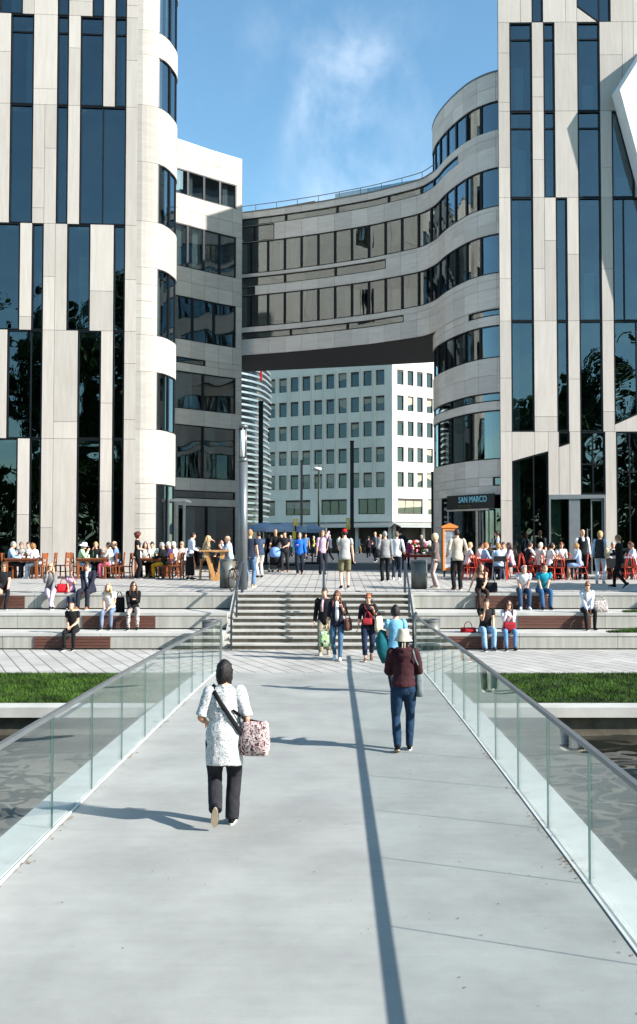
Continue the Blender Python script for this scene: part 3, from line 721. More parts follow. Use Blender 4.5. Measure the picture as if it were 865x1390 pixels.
# ---- rounded corner of the left building
c0 = FL.p(-modL, 0, 0)
PL = Path([(c0.x-.02, c0.y), (c0.x+.30, c0.y+.05), (-7.22, 38.83), (-6.98, 39.25), (-6.85, 39.8), (-6.78, 40.35), (-6.86, 41.0), (-7.15, 41.7), (-7.7, 43.2), (-8.3, 45.2)], -1)
zc_ = lambda py: at(214, py, 38.9).z
b = MB(); bk = MB(); wins = []
sA = PL.s_px(213.5, 12); sB = min(c_ for c_, p_ in zip(PL.c, PL.d) if p_.y > 41.3)
for t, bt in ((-30, 47), (80, 148), (224, 304), (366, 457), (506, 584), (657, None)):
    wins.append((sA, sB, zc_(bt) if bt else plaza_z(39), zc_(t)))
cstone(b, bk, PL, 0, PL.L, plaza_z(39)-.02, zTop, wins, 1.35, tall=2.6)
b.build('corner_cladding', M_stone_w, left); bk.build('corner_backing', M_seam, left)
for a, c, z0, z1 in wins:
    n_ = 3; 
    for i in range(n_): cwindow(PL, lerp(a, c, i/n_), lerp(a, c, (i+1)/n_), z0, z1, left, curtain=rnd() < .4)
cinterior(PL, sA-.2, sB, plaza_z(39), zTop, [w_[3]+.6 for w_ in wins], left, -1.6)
# ---- concave wing of the left building
WY = 46.2
wr = [(239.7,191.4),(267.2,200.4),(290.8,208.3),(314.4,215.4),(327.6,219.3)]
PW = Path([(-9.2, 45.6), (-8.4, 45.75)] + [(pxX(px, WY*546.6/(738-py)), WY*546.6/(738-py)) for px, py in wr] , -1)
wx = PW.s_px(239.5, 10); zw = lambda py: at(245, py, WY+.1).z; ztopw = at(239.7, 191.4, WY).z
sp = lambda px: PW.s_px(px, 10)
b = MB(); bk = MB(); wins = []
e1, e0 = sp(320.0), wx-.35
rowsW = [(229,263,e0,e1,4), (303,361,e0,e1,4), (401,460,e0,e1,3), (484,492,e0,sp(279),1), (503,554,e0,e1,2), (575.5,648,e0,e1,2), (665,676,e0,e1,1), (686,None,e0+.5,e1,2)]
for t, bt, a, c, n_ in rowsW: wins.append((a, c, zw(bt) if bt else plaza_z(45), zw(t)))
cstone(b, bk, PW, 0, PW.L-.01, plaza_z(45)-.02, ztopw, wins, .82)
b.build('wing_cladding', M_stone_w, left); bk.build('wing_backing', M_seam, left)
for (t, bt, a, c, n_), w_ in zip(rowsW, wins):
    for i in range(n_): cwindow(PW, lerp(a, c, i/n_), lerp(a, c, (i+1)/n_), w_[2], w_[3], left, curtain=(rnd() < .5 and w_[3]-w_[2] > .8))
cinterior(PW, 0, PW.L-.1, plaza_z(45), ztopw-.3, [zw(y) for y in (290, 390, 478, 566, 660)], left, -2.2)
we = PW.at(PW.L-.001); b = MB()
b.prism([(we.x, we.y+.01, 1.4), (we.x-.25, we.y+1.6, 1.4), (we.x-.6, 54, 1.4), (we.x-3.5, 54, 1.4), (we.x-2.5, we.y+1.5, 1.4)], (0, 0, ztopw-1.4-.05)); b.build('wing_end_wall', M_stone_w, left)
b = MB(); b.prism([(-10, 46.5, ztopw), (-9.1, 45.65, ztopw)] + [tuple(PW.at(q, -.05, ztopw)) for q in [wx+i*(PW.L-wx)/10 for i in range(11)]] + [(-5.6, 54, ztopw), (-10, 54, ztopw)], (0,0,.12)); b.build('wing_roof', M_steel, left)
b = MB(); b.box((-13, 46.2, 1.4), (-9.6, 53, ztopw)); b.build('rear_wall', M_stone_w, left)
# porch frame by the left entrance
b = MB(); g0 = at(229, 690, 39.9); q = [(pxX(228.5,39.6),39.6),(pxX(250,39.8),39.8)]
for x, y in q: b.bar((x, y, plaza_z(y)), (x, y, at(229,679,39.7).z), .09, .09, up=(0,1,0))
b.bar((q[0][0]-.05, q[0][1], at(229,679,39.7).z), (q[1][0]+.05, q[1][1], at(229,679,39.7).z), .1, .1)
b.bar((q[0][0], q[0][1], at(229,679,39.7).z), (q[0][0]-.1, q[0][1]+1.2, at(229,679,39.7).z), .1, .1); b.bar((q[1][0], q[1][1], at(229,679,39.7).z), (q[1][0], q[1][1]+1.6, at(229,679,39.7).z), .1, .1)
b.build('porch_frame', M_steel, left)

# ---- drum and bridging block on the right
curv = empty('curved_office_building', (4, 45, 1.6), 0, 'grey banded office block curving from a drum into a bridge over the passage', 'building')
RP = [(7.6,39.25),(6.84,39.55),(6.3,39.94),(5.78,40.6),(5.29,41.7),(4.94,42.8),(4.72,43.8)]
PB = Path(RP + [(4.45,44.5),(3.95,45.25),(2.39,46.4),(1.62,46.9),(-.1,47.8),(-.93,48.2),(-2.83,49.0),(-4.77,49.7),(-5.3,49.9)], 1)
PD = Path(RP + [(4.64,44.7),(4.68,45.4),(4.95,46.4),(5.5,47.3),(6.5,48.2)], 1)
zD = lambda py: at(679, py, 39.55).z
zBr = lambda py: at(447, py, 47.9).z
sb = lambda px, z=12: PB.s_px(px, z); sdm = lambda px, z=6: PD.s_px(px, z)
zroofB, zsof = zBr(272.5), zBr(472.5); zroofD = zD(97)
print('bridge roof', zroofB, 'soffit', zsof, 'drum roof', zroofD)
b = MB(); bk = MB()
sE = PB.L-.02; sR = sb(680.5)
r1t, r1b = zD(226), zD(279.5); r2t, r2b = zD(316), zD(370)
rows = [ # top,bottom,s0,s1,cells?
    (zBr(281), zBr(291.4), sb(623), sE),
    (r1t, r1b, sR, sE), (r2t, r2b, sR, sE),
    (zBr(291.4)-.001, r1t+.001, sb(372), sE),
    (zBr(363.5), zBr(376.7), sb(524), sE),
    (zBr(376.7)-.001, r2t+.001, sb(346), sE),
    (zBr(440.8), zBr(450.5), sb(548), sE)]
wins = [(a, c, z0, z1) for z1, z0, a, c in rows]
cstone(b, bk, PB, 0, sE, zsof, zroofB, wins, .93)
def cells(pa, a, c, z0, z1, pitch, cur=.35, nm='window'):
    n_ = max(1, round((c-a)/pitch))
    for i in range(n_): cwindow(pa, lerp(a, c, i/n_), lerp(a, c, (i+1)/n_), z0, z1, curv, curtain=(rnd() < cur), name=nm)
cells(PB, sb(623), sE, zBr(291.4), zBr(281), 3.0, 0)
cells(PB, sR, sE, r1b, r1t, .93); cells(PB, sR, sE, r2b, r2t, .93)
cells(PB, sb(372), sE, r1t, zBr(291.4), 1.0, 0); cells(PB, sb(524), sE, zBr(376.7), zBr(363.5), 3.0, 0)
cells(PB, sb(346), sE, r2t, zBr(376.7), 1.0, 0); cells(PB, sb(548), sE, zBr(450.5), zBr(440.8), 3.0, 0)
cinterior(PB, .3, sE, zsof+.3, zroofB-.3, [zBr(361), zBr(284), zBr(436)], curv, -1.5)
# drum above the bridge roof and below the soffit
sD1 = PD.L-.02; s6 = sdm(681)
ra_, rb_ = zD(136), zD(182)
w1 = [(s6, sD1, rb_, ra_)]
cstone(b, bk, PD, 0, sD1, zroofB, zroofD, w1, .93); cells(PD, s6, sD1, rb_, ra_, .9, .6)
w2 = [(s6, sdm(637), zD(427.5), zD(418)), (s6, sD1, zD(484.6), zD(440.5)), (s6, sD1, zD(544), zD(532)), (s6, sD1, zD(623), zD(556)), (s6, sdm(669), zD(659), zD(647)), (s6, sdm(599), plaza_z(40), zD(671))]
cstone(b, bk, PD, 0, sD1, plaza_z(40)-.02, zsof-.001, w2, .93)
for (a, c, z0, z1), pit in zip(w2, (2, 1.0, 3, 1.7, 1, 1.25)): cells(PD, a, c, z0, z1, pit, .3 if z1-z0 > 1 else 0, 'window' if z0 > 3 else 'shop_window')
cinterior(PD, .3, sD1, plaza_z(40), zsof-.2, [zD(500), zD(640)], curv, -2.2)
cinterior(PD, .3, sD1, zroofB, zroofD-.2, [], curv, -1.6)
b.build('stone_cladding', M_stone_g, curv); bk.build('backing_wall', M_seam, curv)
# roofs and soffit
def back(p, t): return (p[0]+.10*t, p[1]+t, p[2])
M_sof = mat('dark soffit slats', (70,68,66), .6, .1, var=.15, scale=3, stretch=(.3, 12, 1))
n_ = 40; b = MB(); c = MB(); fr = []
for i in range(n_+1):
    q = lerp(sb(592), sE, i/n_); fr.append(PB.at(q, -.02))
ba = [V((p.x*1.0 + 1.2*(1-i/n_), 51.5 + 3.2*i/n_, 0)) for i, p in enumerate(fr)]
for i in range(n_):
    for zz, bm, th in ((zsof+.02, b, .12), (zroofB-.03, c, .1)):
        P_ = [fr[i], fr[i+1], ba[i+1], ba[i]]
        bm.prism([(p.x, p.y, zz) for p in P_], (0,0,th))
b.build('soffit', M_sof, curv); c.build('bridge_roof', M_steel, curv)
c = MB(); pts = [tuple(PD.at(q, -.03, zroofD)) for q in [i*sD1/30 for i in range(31)]] + [(9, 49, zroofD), (9, 39.6, zroofD)]
c.prism(pts, (0,0,.08)); c.build('drum_roof', M_steel, curv)
c = MB(); c.prism([(x, y, zsof+.1) for x, y in ((6.0, 51.5), (-5.4, 54.6), (-5.4, 54.8), (6.0, 51.7))], (0,0,zroofB-zsof-.2)); c.build('rear_wall', M_stone_g, curv)
c = MB(); c.prism([(7.2, 47.5, 1.5), (11, 47.5, 1.5), (11, 52, 1.5), (6.2, 52, 1.5), (6.2, 48.4, 1.5)], (0,0,zroofD-1.6)); c.build('rear_block', M_stone_g, curv)
# roof edge rail, plant huts
c = MB()
for i in range(n_): 
    if i % 4 == 0: c.bar(fr[i]+V((0,.15,zroofB)), fr[i]+V((0,.15,zroofB+.42)), .03, up=(0,1,0))
    c.bar(fr[i]+V((0,.15,zroofB+.42)), fr[i+1]+V((0,.15,zroofB+.42)), .03)
c.build('roof_rail', M_steel, curv)
c = MB()
a = at(382, 279, 50.5); e = at(428, 274, 50.0); c.prism([(a.x,a.y,zroofB),(e.x,e.y-.4,zroofB),(e.x,e.y+1.5,zroofB),(a.x,a.y+1.5,zroofB)], (0,0,.62)); c.build('roof_hut', mat('rusty roof screen', (150,104,70), .8), curv)
c = MB()
a = at(455, 276, 49.0); e = at(572, 248, 46.9); c.prism([(a.x,a.y,zroofB),(e.x,e.y,zroofB),(e.x,e.y+.12,zroofB),(a.x,a.y+.12,zroofB)], (0,0,.75)); c.build('roof_screen', M_glass, curv)
# parapet trims
c = MB(); cpanel(c, PB, sb(590), sE, zroofB, zroofB+.07, .02, -.3); cpanel(c, PD, 0, sD1, zroofD, zroofD+.07, .02, -.3); c.build('parapet', M_steel, curv)
# restaurant sign and entrance
def text(body, size, m_, parent, loc, rot, name='lettering', ext=.02, sx=1.0):
    cu = bpy.data.curves.new(name, 'FONT'); cu.body = body; cu.size = size; cu.extrude = ext; cu.align_x = 'CENTER'
    o = bpy.data.objects.new(name, cu); COL.objects.link(o); dg = bpy.context.evaluated_depsgraph_get()
    me = bpy.data.meshes.new_from_object(o.evaluated_get(dg)); bpy.data.objects.remove(o); me.materials.clear(); me.materials.append(m_)
    M = Matrix.Translation(loc) @ rot.to_4x4() @ Matrix.Diagonal((sx, 1, 1, 1)); me.transform(M)
    o = bpy.data.objects.new(name, me); COL.objects.link(o); par(o, parent); return o
def frame_rot(right_dir): 
    x = V(right_dir).normalized(); z = V((0,0,1)); n = x.cross(z); return Matrix((x, z, n)).transposed()
qa, qc = PD.at(sdm(617, 4), .12), PD.at(sdm(679.5, 4), .12)
zs_ = lambda py: at(650, py, 40.4).z
sg = empty('restaurant_sign', ((qa.x+qc.x)/2, (qa.y+qc.y)/2, zs_(691)), 0, 'dark fascia sign reading SAN MARCO in pale blue letters', 'sign')
dirv = (qc-qa).normalized(); nrm = dirv.cross(V((0,0,1))); midp = (qa+qc)/2 + nrm*.25
b = MB()
def slab2(u0, u1, z0, z1, d0, d1): 
    b.prism([midp+dirv*u0+nrm*d0+V((0,0,z0)), midp+dirv*u1+nrm*d0+V((0,0,z0)), midp+dirv*u1+nrm*d0+V((0,0,z1)), midp+dirv*u0+nrm*d0+V((0,0,z1))], nrm*(d1-d0))
hw = (qc-qa).length/2
slab2(-hw*.99, hw*1.0, zs_(690.5), zs_(671.5), 0, .05); b.build('sign_board', mat('dark green board', (22,30,32), .4, var=.1), sg)
M_let = mat('pale blue lettering', (150,214,226), .5, var=.02)
cpx = lambda px: (PD.at(sdm(px,4)) - (qa+qc)/2).dot(dirv)
hS = zs_(673.6)-zs_(681.8)
uc = (cpx(629)+cpx(667.5))/2; wS = cpx(667.5)-cpx(629)
o1 = text('SAN MARCO', hS*1.42, M_let, sg, midp+dirv*uc+nrm*.07+V((0,0,zs_(681.9))), frame_rot(dirv))
wd = max((V(v.co)-midp).dot(dirv) for v in o1.data.vertices)-min((V(v.co)-midp).dot(dirv) for v in o1.data.vertices)
for v in o1.data.vertices:
    u = (V(v.co)-midp).dot(dirv)-uc; v.co = V(v.co)+dirv*(u*(wS/wd)-u)
o2 = text('ROSTICCERIA', (zs_(685)-zs_(688.6))*1.35, mat('dull gold lettering', (112,98,72), .5), sg, midp+dirv*((cpx(625)+cpx(649))/2)+nrm*.07+V((0,0,zs_(688.8))), frame_rot(dirv), sx=.9)
b = MB(); zz = zs_(692)
for u in (cpx(617), cpx(654), cpx(669)): b.bar(midp+dirv*u+V((0,0,plaza_z(40))), midp+dirv*u+V((0,0,zz)), .06, up=(0,1,0))
b.bar(midp+dirv*cpx(616)+V((0,0,zz)), midp+dirv*cpx(670)+V((0,0,zz)), .07)
b.build('entrance_frame', M_alu, curv)
# ------------------------------------------------------------------ far office block
M_fconc = mat('warmed precast concrete', (226,214,196), .9, var=.06, scale=.5, stretch=(1,1,.35))  # front wall colour lightened and warmed to counter the shade it stands in
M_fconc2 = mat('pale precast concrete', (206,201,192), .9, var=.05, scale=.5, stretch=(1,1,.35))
M_fframe = mat('brown window frame', (70,58,50), .6)
far = empty('concrete_office_block', (4, 112, 1.6), 0, 'pale grid-windowed concrete office block seen beyond the bridging building', 'building')
cor = V((pxX(533, 110), 110, 0)); lf = V((pxX(318, 119.6), 119.6, 0)); rt = V((pxX(612, 114.6), 114.6, 0))
eF = (lf-cor).normalized(); nF = V((eF.y, -eF.x, 0)); nF = nF if nF.y < 0 else -nF
eS = (rt-cor).normalized(); nS = V((eS.y, -eS.x, 0)); nS = nS if nS.y < 0 else -nS
FF = Facade(cor, eF, nF, 1); FS = Facade(cor, eS, nS, 1)
fz = lambda py: at(533, py, 110).z
zr_ = [(500.4,520.9),(535.5,556.2),(570,590.5),(605.7,626),(640,660.5)]
def grid_wall(fa, u1, us, rows, m_, extra, depth=.3):
    """one wall: bands, piers between the openings, set proud of the windows"""
    b = MB(); zz = [1.5]; top = fz(470)
    rows = sorted(rows); prev = fz(708)
    spans = [(prev, rows[0][0])] + [(rows[i][1], rows[i+1][0]) for i in range(len(rows)-1)] + [(rows[-1][1], top)]
    for z0, z1 in spans: b.prism([fa.p(-.02, z0), fa.p(u1, z0), fa.p(u1, z1), fa.p(-.02, z1)], fa.n*-depth)
    for ri, (z0, z1) in enumerate(rows):
        ops = extra.get(ri, us); cur = -.02
        for a, c in ops + [(u1, u1)]:
            if a > cur: b.prism([fa.p(cur, z0, -.02), fa.p(a, z0, -.02), fa.p(a, z1, -.02), fa.p(cur, z1, -.02)], fa.n*-(depth-.02))
            cur = c
    b.build('wall', m_, far)
    for ri, (z0, z1) in enumerate(rows):
        for a, c in extra.get(ri, us):
            P_ = [(a,z0),(c,z0),(c,z1),(a,z1)]; w_ = MB(); i_ = inset(P_, .09)
            w_.ring_prism([fa.p(u, z, -.14) for u, z in P_], [fa.p(u, z, -.14) for u, z in i_], fa.n*-.1)
            if rnd() < .4: w_.prism([fa.p(a+.05, z1-.22, -.1), fa.p(c-.05, z1-.22, -.1), fa.p(c-.05, z1-.04, -.1), fa.p(a+.05, z1-.04, -.1)], fa.n*-.1)
            o = w_.build('window', M_fframe, far)
            p = MB(); p.prism([fa.p(u, z, -.2) for u, z in i_], fa.n*-.02)
            if c-a > 2: 
                for k in (1, 2): p.prism([fa.p(lerp(a,c,k/3)-.06, z0+.05, -.17), fa.p(lerp(a,c,k/3)+.06, z0+.05, -.17), fa.p(lerp(a,c,k/3)+.06, z1-.05, -.17), fa.p(lerp(a,c,k/3)-.06, z1-.05, -.17)], fa.n*-.05, 1)
            if rnd() < .35: p.prism([fa.p(a+.1, lerp(z0,z1,uni(.3,.7)), -.17), fa.p(c-.1, lerp(z0,z1,.5), -.17), fa.p(c-.1, z1-.1, -.17), fa.p(a+.1, z1-.1, -.17)], fa.n*-.02, 2)
            p.build('pane', [M_glass_far, M_fframe, M_blind], o)
def uF(px):  # px on the front facade to u
    q = hit(px, 600, FF.O, FF.n); return (q-FF.O).dot(FF.e)
def uS(px): q = hit(px, 600, FS.O, FS.n); return (q-FS.O).dot(FS.e)
usF = []; 
u_a, u_b = uF(521+2.5), uF(510.3); pit = (uF(363)-uF(510.3))/9
for k in range(14): usF.append((u_b-1.08 + k*pit, u_b + k*pit))
rowsF = [(fz(b_), fz(a_)) for a_, b_ in zr_] + [(fz(697.5), fz(676))]
rowsF = sorted(rowsF)
L_f = (lf-cor).length; usF = [(a, c) for a, c in usF if c < L_f-.2]
ex = {0: [(u_b-1.1 + k*pit*3, u_b-1.1+k*pit*3+3.4) for k in range(4)]}
grid_wall(FF, L_f, usF, rowsF, M_fconc, ex)
usS = [(uS(a), uS(c)) for a, c in ((539.5,548.5),(553.5,562),(566.5,574.5),(579.5,588),(592,600))]
grid_wall(FS, (rt-cor).length, usS, rowsF, M_fconc2, {0: [(uS(540), uS(574)), (uS(581), uS(600))]})
b = MB(); q0 = FF.p(.8, 0, -1.6); b.prism([FF.p(L_f, 1.5, -1.3), FF.p(2.0, 1.5, -1.3), FS.p(2.0, 1.5, -1.3), FS.p((rt-cor).length, 1.5, -1.3), V((rt.x, 134, 1.5)), V((lf.x, 134, 1.5))], (0,0,fz(472)-1.5)); b.build('interior', mat('dark office interior', (52,52,50), .9, var=.4, scale=.3), far)
# fins between windows of the front
b = MB(); 
for a, c in usF: b.prism([FF.p(c+.13, fz(662), .1), FF.p(c+.25, fz(662), .1), FF.p(c+.25, fz(496), .1), FF.p(c+.13, fz(496), .1)], FF.n*-.1)
b.build('facade_fins', M_fconc, far)
b = MB(); b.prism([lf+V((0,0,fz(470))), cor+V((0,0,fz(470))), rt+V((0,0,fz(470))), V((rt.x, 135, fz(470))), V((lf.x, 135, fz(470)))], (0,0,.3)); b.build('roof', M_steel, far)
b = MB()
for fa, u1 in ((FF, L_f), (FS, (rt-cor).length)):
    b.prism([fa.p(-.3 if fa is FF else 0, fz(716), 1.6), fa.p(u1, fz(716), 1.6), fa.p(u1, fz(710), -.05), fa.p(-.3 if fa is FF else 0, fz(710), -.05)], (0,0,.12))
b.build('canopy', M_alu, far)
b = MB()
for fa, u1 in ((FF, L_f), (FS, (rt-cor).length)):
    b.prism([fa.p(.3, 1.6, -.6), fa.p(u1, 1.6, -.6), fa.p(u1, fz(708), -.6), fa.p(.3, fz(708), -.6)], fa.n*-.1)
b.build('shop_back', mat('shop interior', (66,58,50), .9, var=.5, scale=.4), far)
for fa, u1 in ((FF, L_f), (FS, (rt-cor).length)):
    u = .3
    while u < u1:
        b = MB(); b.prism([fa.p(u, 1.6, -.2), fa.p(u+.35, 1.6, -.2), fa.p(u+.35, fz(708), -.2), fa.p(u, fz(708), -.2)], fa.n*-.3); b.build('shop_pillar', M_fconc2, far); u += 4.2
# flowers / goods in front of the right shop
b = MB()
for i in range(260):
    x, y = pxX(uni(548, 590), 108), uni(106.5, 109); b.ball((x, y, uni(2.0, 3.0)), uni(.12, .3), 5, 4, random.choice((0,1,2,3)))
tag(b.build('flower_display', [mat('red flowers', (190,50,50), .9), mat('white flowers', (225,220,215), .9), mat('flower greens', (70,105,50), .9), mat('pink flowers', (220,130,150), .9)]), 'colourful flower display on racks before the distant corner shop', 'flowers', kind='stuff')

# ------------------------------------------------------------------ louvred building beyond the left wing
lv = empty('louvred_building', (-6.5, 62, 1.6), 0, 'curved facade wrapped in silver louvres seen left of the passage', 'building')
b = MB(); pts = [(-11.5, 60), (-8.5, 60.5), (-6.4, 61.8), (-5.1, 64), (-4.7, 67)]; LPth = Path(pts, -1)
cpanel(b, LPth, 0, LPth.L, 1.4, 17.5, -.5, -.7, 0, .6); b.build('glass_wall', [mat('dark glass wall', (34,38,42), .15, var=.2)], lv)
for k in range(34):
    b = MB(); z = 4.2+k*.4; cpanel(b, LPth, 0, LPth.L, z, z+.13, .25*abs(math.sin(k*.21)), -.08, 0, .5); b.build('louvre', M_alu, lv)
b = MB(); cpanel(b, LPth, 0, LPth.L, 17.5, 18.0, .1, -4, 0, .6); b.build('roof_edge', M_alu, lv)
b = MB(); b.box((pxX(352.5,59.6), 59.5, at(350,517,59.6).z), (pxX(355.5,59.6), 59.7, at(350,500,59.6).z)); b.build('red_banner', mat('red banner', (170,40,36), .7), lv)

# ------------------------------------------------------------------ posts, lamps, signs
M_post = mat('dark grey post', (48,52,56), .5, .3)
def post(px, ytop, Y, wpx, label, cat='post', m_=None):
    x = pxX(px, Y); z0 = plaza_z(Y)-.012; z1 = at(px, ytop, Y).z; wd = wpx*Y/F
    r = empty('light_stele', (x, Y, z0), 0, label, cat, None)
    b = MB(); b.box((x-wd/2, Y-.12, z0), (x+wd/2, Y+.12, z1)); b.build('shaft', m_ or M_post, r)
    b = MB(); b.box((x-wd/2-.05, Y-.17, z0), (x+wd/2+.05, Y+.17, z0+.05)); b.box((x-wd/2-.02, Y-.14, z1), (x+wd/2+.02, Y+.14, z1+.06)); b.build('cap_and_foot', M_dark, r)
    return r
post(354, 546, 54, 6, 'tall dark stele post at the left edge of the passage')
post(409.5, 626, 62, 3.2, 'thin dark stele post left of the lamp post with a lamp head')
post(478, 600, 52, 5, 'dark stele post standing right of the man in the red cap')
post(587.5, 642, 50, 3.5, 'dark stele post beside the restaurant corner at the right of the passage')
# lamp post with head
Y = 58; x = pxX(433, Y); z0 = plaza_z(Y)-.012; zt = at(433, 632, Y).z
r = empty('street_lamp', (x, Y, z0), 0, 'slim dark green lamp post with a small white lamp head', 'street lamp')
b = MB(); b.tube([(x,Y,z0),(x,Y,zt)], [.09,.05], 10); b.build('pole', mat('dark green pole', (40,56,48), .5), r, True)
b = MB(); b.ball((x-.1,Y,zt-.2), (.28,.2,.12), 10, 6); b.build('lamp_head', M_white, r, True)
b = MB(); b.tube([(x,Y,z0),(x,Y,z0+.35)], [.14,.12], 10); b.build('base', M_dark, r, True)
# silver pole close by
Y = 29.6; x = pxX(330, Y); z0 = plaza_z(Y); zt = at(330, 580, Y).z
r = empty('light_column', (x, Y, z0), 0, 'tall silver light column beside the leaning bicycle', 'light column')
b = MB(); b.tube([(x,Y,z0),(x,Y,at(330,627,Y).z)], .14, 20); b.build('pole', M_steel, r, True)
b = MB(); b.tube([(x,Y,at(330,627,Y).z),(x,Y,at(330,622,Y).z)], .15, 20); b.tube([(x-.09,Y+.03,at(330,622,Y).z),(x-.09,Y+.03,zt)], .055, 10); b.tube([(x+.06,Y,at(330,622,Y).z),(x+.06,Y,zt)], .05, 10); b.tube([(x,Y,zt-.02),(x,Y,zt+.06)], .15, 20); b.build('lamp_cage', M_steel, r, True)
b = MB(); b.tube([(x-.02,Y-.02,at(330,620,Y).z),(x-.02,Y-.02,zt-.1)], .07, 12); b.build('lamp_tube', M_white, r, True)
def small_sign(px, y0, y1, Y, wpx, label, post_to=None):
    x = pxX(px, Y); z0, z1 = at(px, y1, Y).z, at(px, y0, Y).z; wd = wpx*Y/F
    r = empty('yellow_sign', (x, Y, plaza_z(Y)-.012), 0, label, 'sign')
    b = MB(); b.box((x-wd/2, Y-.03, z0), (x+wd/2, Y+.03, z1)); b.build('sign_board', mat('yellow sign board', (238,206,70), .5, var=.02), r)
    b = MB(); b.box((x-wd*.3, Y-.036, lerp(z0,z1,.35)), (x+wd*.3, Y-.031, lerp(z0,z1,.85))); b.build('sign_panel', mat('cream sign panel', (242,232,180), .5, var=.02), r)
    b = MB(); b.tube([(x,Y+.07,plaza_z(Y)-.012),(x,Y+.07,z1)], .035, 8); b.build('pole', M_dark, r)
    return r
r = small_sign(401.3, 704.5, 713.5, 48, 7, 'yellow and white notice panel in front of the blue parasols')
x = pxX(401.3, 48); b = MB(); b.box((x-.03-.12, 47.97, at(400,731,48).z), (x+.14-.12, 48.03, at(400,721,48).z)); b.build('small_panel', MC[('yellow sign board', (238,206,70))], r)
small_sign(472.5, 703, 719, 50, 5, 'narrow yellow and white notice panel beside the dark post')
# parasols
M_para = mat('slate blue canvas', (160,182,208), .9, var=.08)
def parasol(px, yedge, ytop, Y, wpx, label):
    x = pxX(px, Y); ze, zt = at(px, yedge, Y).z, at(px, ytop, Y).z; hw = wpx*Y/F/2; z0 = plaza_z(Y)-.012
    r = empty('parasol', (x, Y, z0), 0, label, 'parasol', 'slate blue parasols in the passage')
    b = MB(); c = [(x-hw,Y-hw*.8),(x+hw,Y-hw*.8),(x+hw,Y+hw*.8),(x-hw,Y+hw*.8)]
    for dz in (0, -.03): pass
    vs_ = [(a,q,ze) for a,q in c]+[(x,Y,zt)]+[(a,q,ze-.22) for a,q in c]+[(a*.98+x*.02,q*.98+Y*.02,ze-.03) for a,q in c]+[(x,Y,zt-.04)]
    b.add(vs_, [(0,1,4),(1,2,4),(2,3,4),(3,0,4),(0,5,6,1),(1,6,7,2),(2,7,8,3),(3,8,5,0),(10,9,13),(11,10,13),(12,11,13),(9,12,13)]); b.build('canopy', M_para, r)
    b = MB(); b.tube([(x,Y,z0),(x,Y,zt-.02)], .04, 8); b.build('pole', M_dark, r)
    b = MB(); b.box((x-.4,Y-.4,z0),(x+.4,Y+.4,z0+.1)); b.build('base', M_dark, r)
parasol(360, 716, 708.5, 51, 56, 'slate blue parasol partly behind the dark stele at left of the passage')
parasol(390, 716.5, 708.5, 49, 56, 'slate blue parasol in the middle behind the yellow notice panel')
parasol(424, 718, 711, 53, 36, 'slate blue parasol furthest right, near the thin lamp post')

# bins
M_bin = mat('grey bin metal', (106,106,102), .5, .4, var=.06)
def bin_(px, Y, ytop, wpx, z0, label):
    x = pxX(px, Y); rr = wpx*Y/F/2; zt = at(px, ytop, Y).z
    r = empty('litter_bin', (x, Y, z0), 0, label, 'litter bin', 'round grey litter bins')
    b = MB(); b.tube([(x,Y,z0+.03),(x,Y,zt-.06)], rr, 28); b.build('body', M_bin, r, True)
    b = MB(); b.tube([(x,Y,z0),(x,Y,z0+.03)], rr*.92, 24); b.build('foot', M_dark, r, True)
    b = MB(); n = 28; o = [(x+math.cos(2*PI*i/n)*rr*1.04, Y+math.sin(2*PI*i/n)*rr*1.04, zt-.06) for i in range(n)]; i_ = [(x+math.cos(2*PI*i/n)*rr*.7, Y+math.sin(2*PI*i/n)*rr*.7, zt-.06) for i in range(n)]
    b.ring_prism(o, i_, (0,0,.06)); b.build('rim', M_steel, r)
    b = MB(); b.tube([(x,Y,zt-.059),(x,Y,zt-.05)], rr*.71, 24); b.build('opening', M_black, r)
p = on_plaza(309, 798); bin_(309, p.y, 758.5, 20.5, p.z, 'grey litter bin on the plaza by the bicycle')
p = on_plaza(569, 799); bin_(569, p.y, 760, 22, p.z, 'grey litter bin at the top of the stairs beside the blonde woman')
bin_(286, 25.0, 841, 22, 0, 'grey litter bin at the stair foot behind the left glass balustrade')
bin_(585, 25.0, 840.5, 24, 0, 'grey litter bin at the stair foot behind the right glass balustrade')
# menu kiosk
Y = 36.5; x = pxX(610.5, Y); z0 = plaza_z(Y); M_or = mat('orange painted wood', (226,138,66), .6, var=.06)
r = empty('menu_board', (x, Y, z0), 0, 'orange gabled menu board standing before the restaurant', 'menu board'); wd = 19*Y/F; zt = at(610,717,Y).z; zp = at(610,710,Y).z
b = MB(); b.box((x-wd/2,Y-.06,z0+.25),(x-wd/2+.07,Y+.06,zt)); b.box((x+wd/2-.07,Y-.06,z0+.25),(x+wd/2,Y+.06,zt)); b.box((x-wd/2+.07,Y-.06,zt-.08),(x+wd/2-.07,Y+.06,zt)); b.box((x-wd/2+.07,Y-.06,z0+.25),(x+wd/2-.07,Y+.06,z0+.35)); b.build('frame', M_or, r)
b = MB(); b.prism([(x-wd/2-.05,Y-.09,zt+.012),(x+wd/2+.05,Y-.09,zt+.012),(x+wd/2+.05,Y-.09,zt+.07),(x,Y-.09,zp),(x-wd/2-.05,Y-.09,zt+.07)], (0,.18,0)); b.build('gable', M_or, r)
b = MB(); b.box((x-wd/2+.072,Y-.02,z0+.35),(x+wd/2-.072,Y+.03,zt-.082)); b.build('menu_panel', mat('pale menu sheet', (196,204,210), .5), r)
b = MB(); k = 0; zz = zt-.14
while zz > z0+.5: b.box((x-wd/2+.10+uni(0,.03),Y-.026,zz),(x+wd/2-.10-uni(0,.09),Y-.0205,zz-.018)); zz -= .05
b.build('menu_lines', mat('menu print', (70,74,80), .6), r)
b = MB(); 
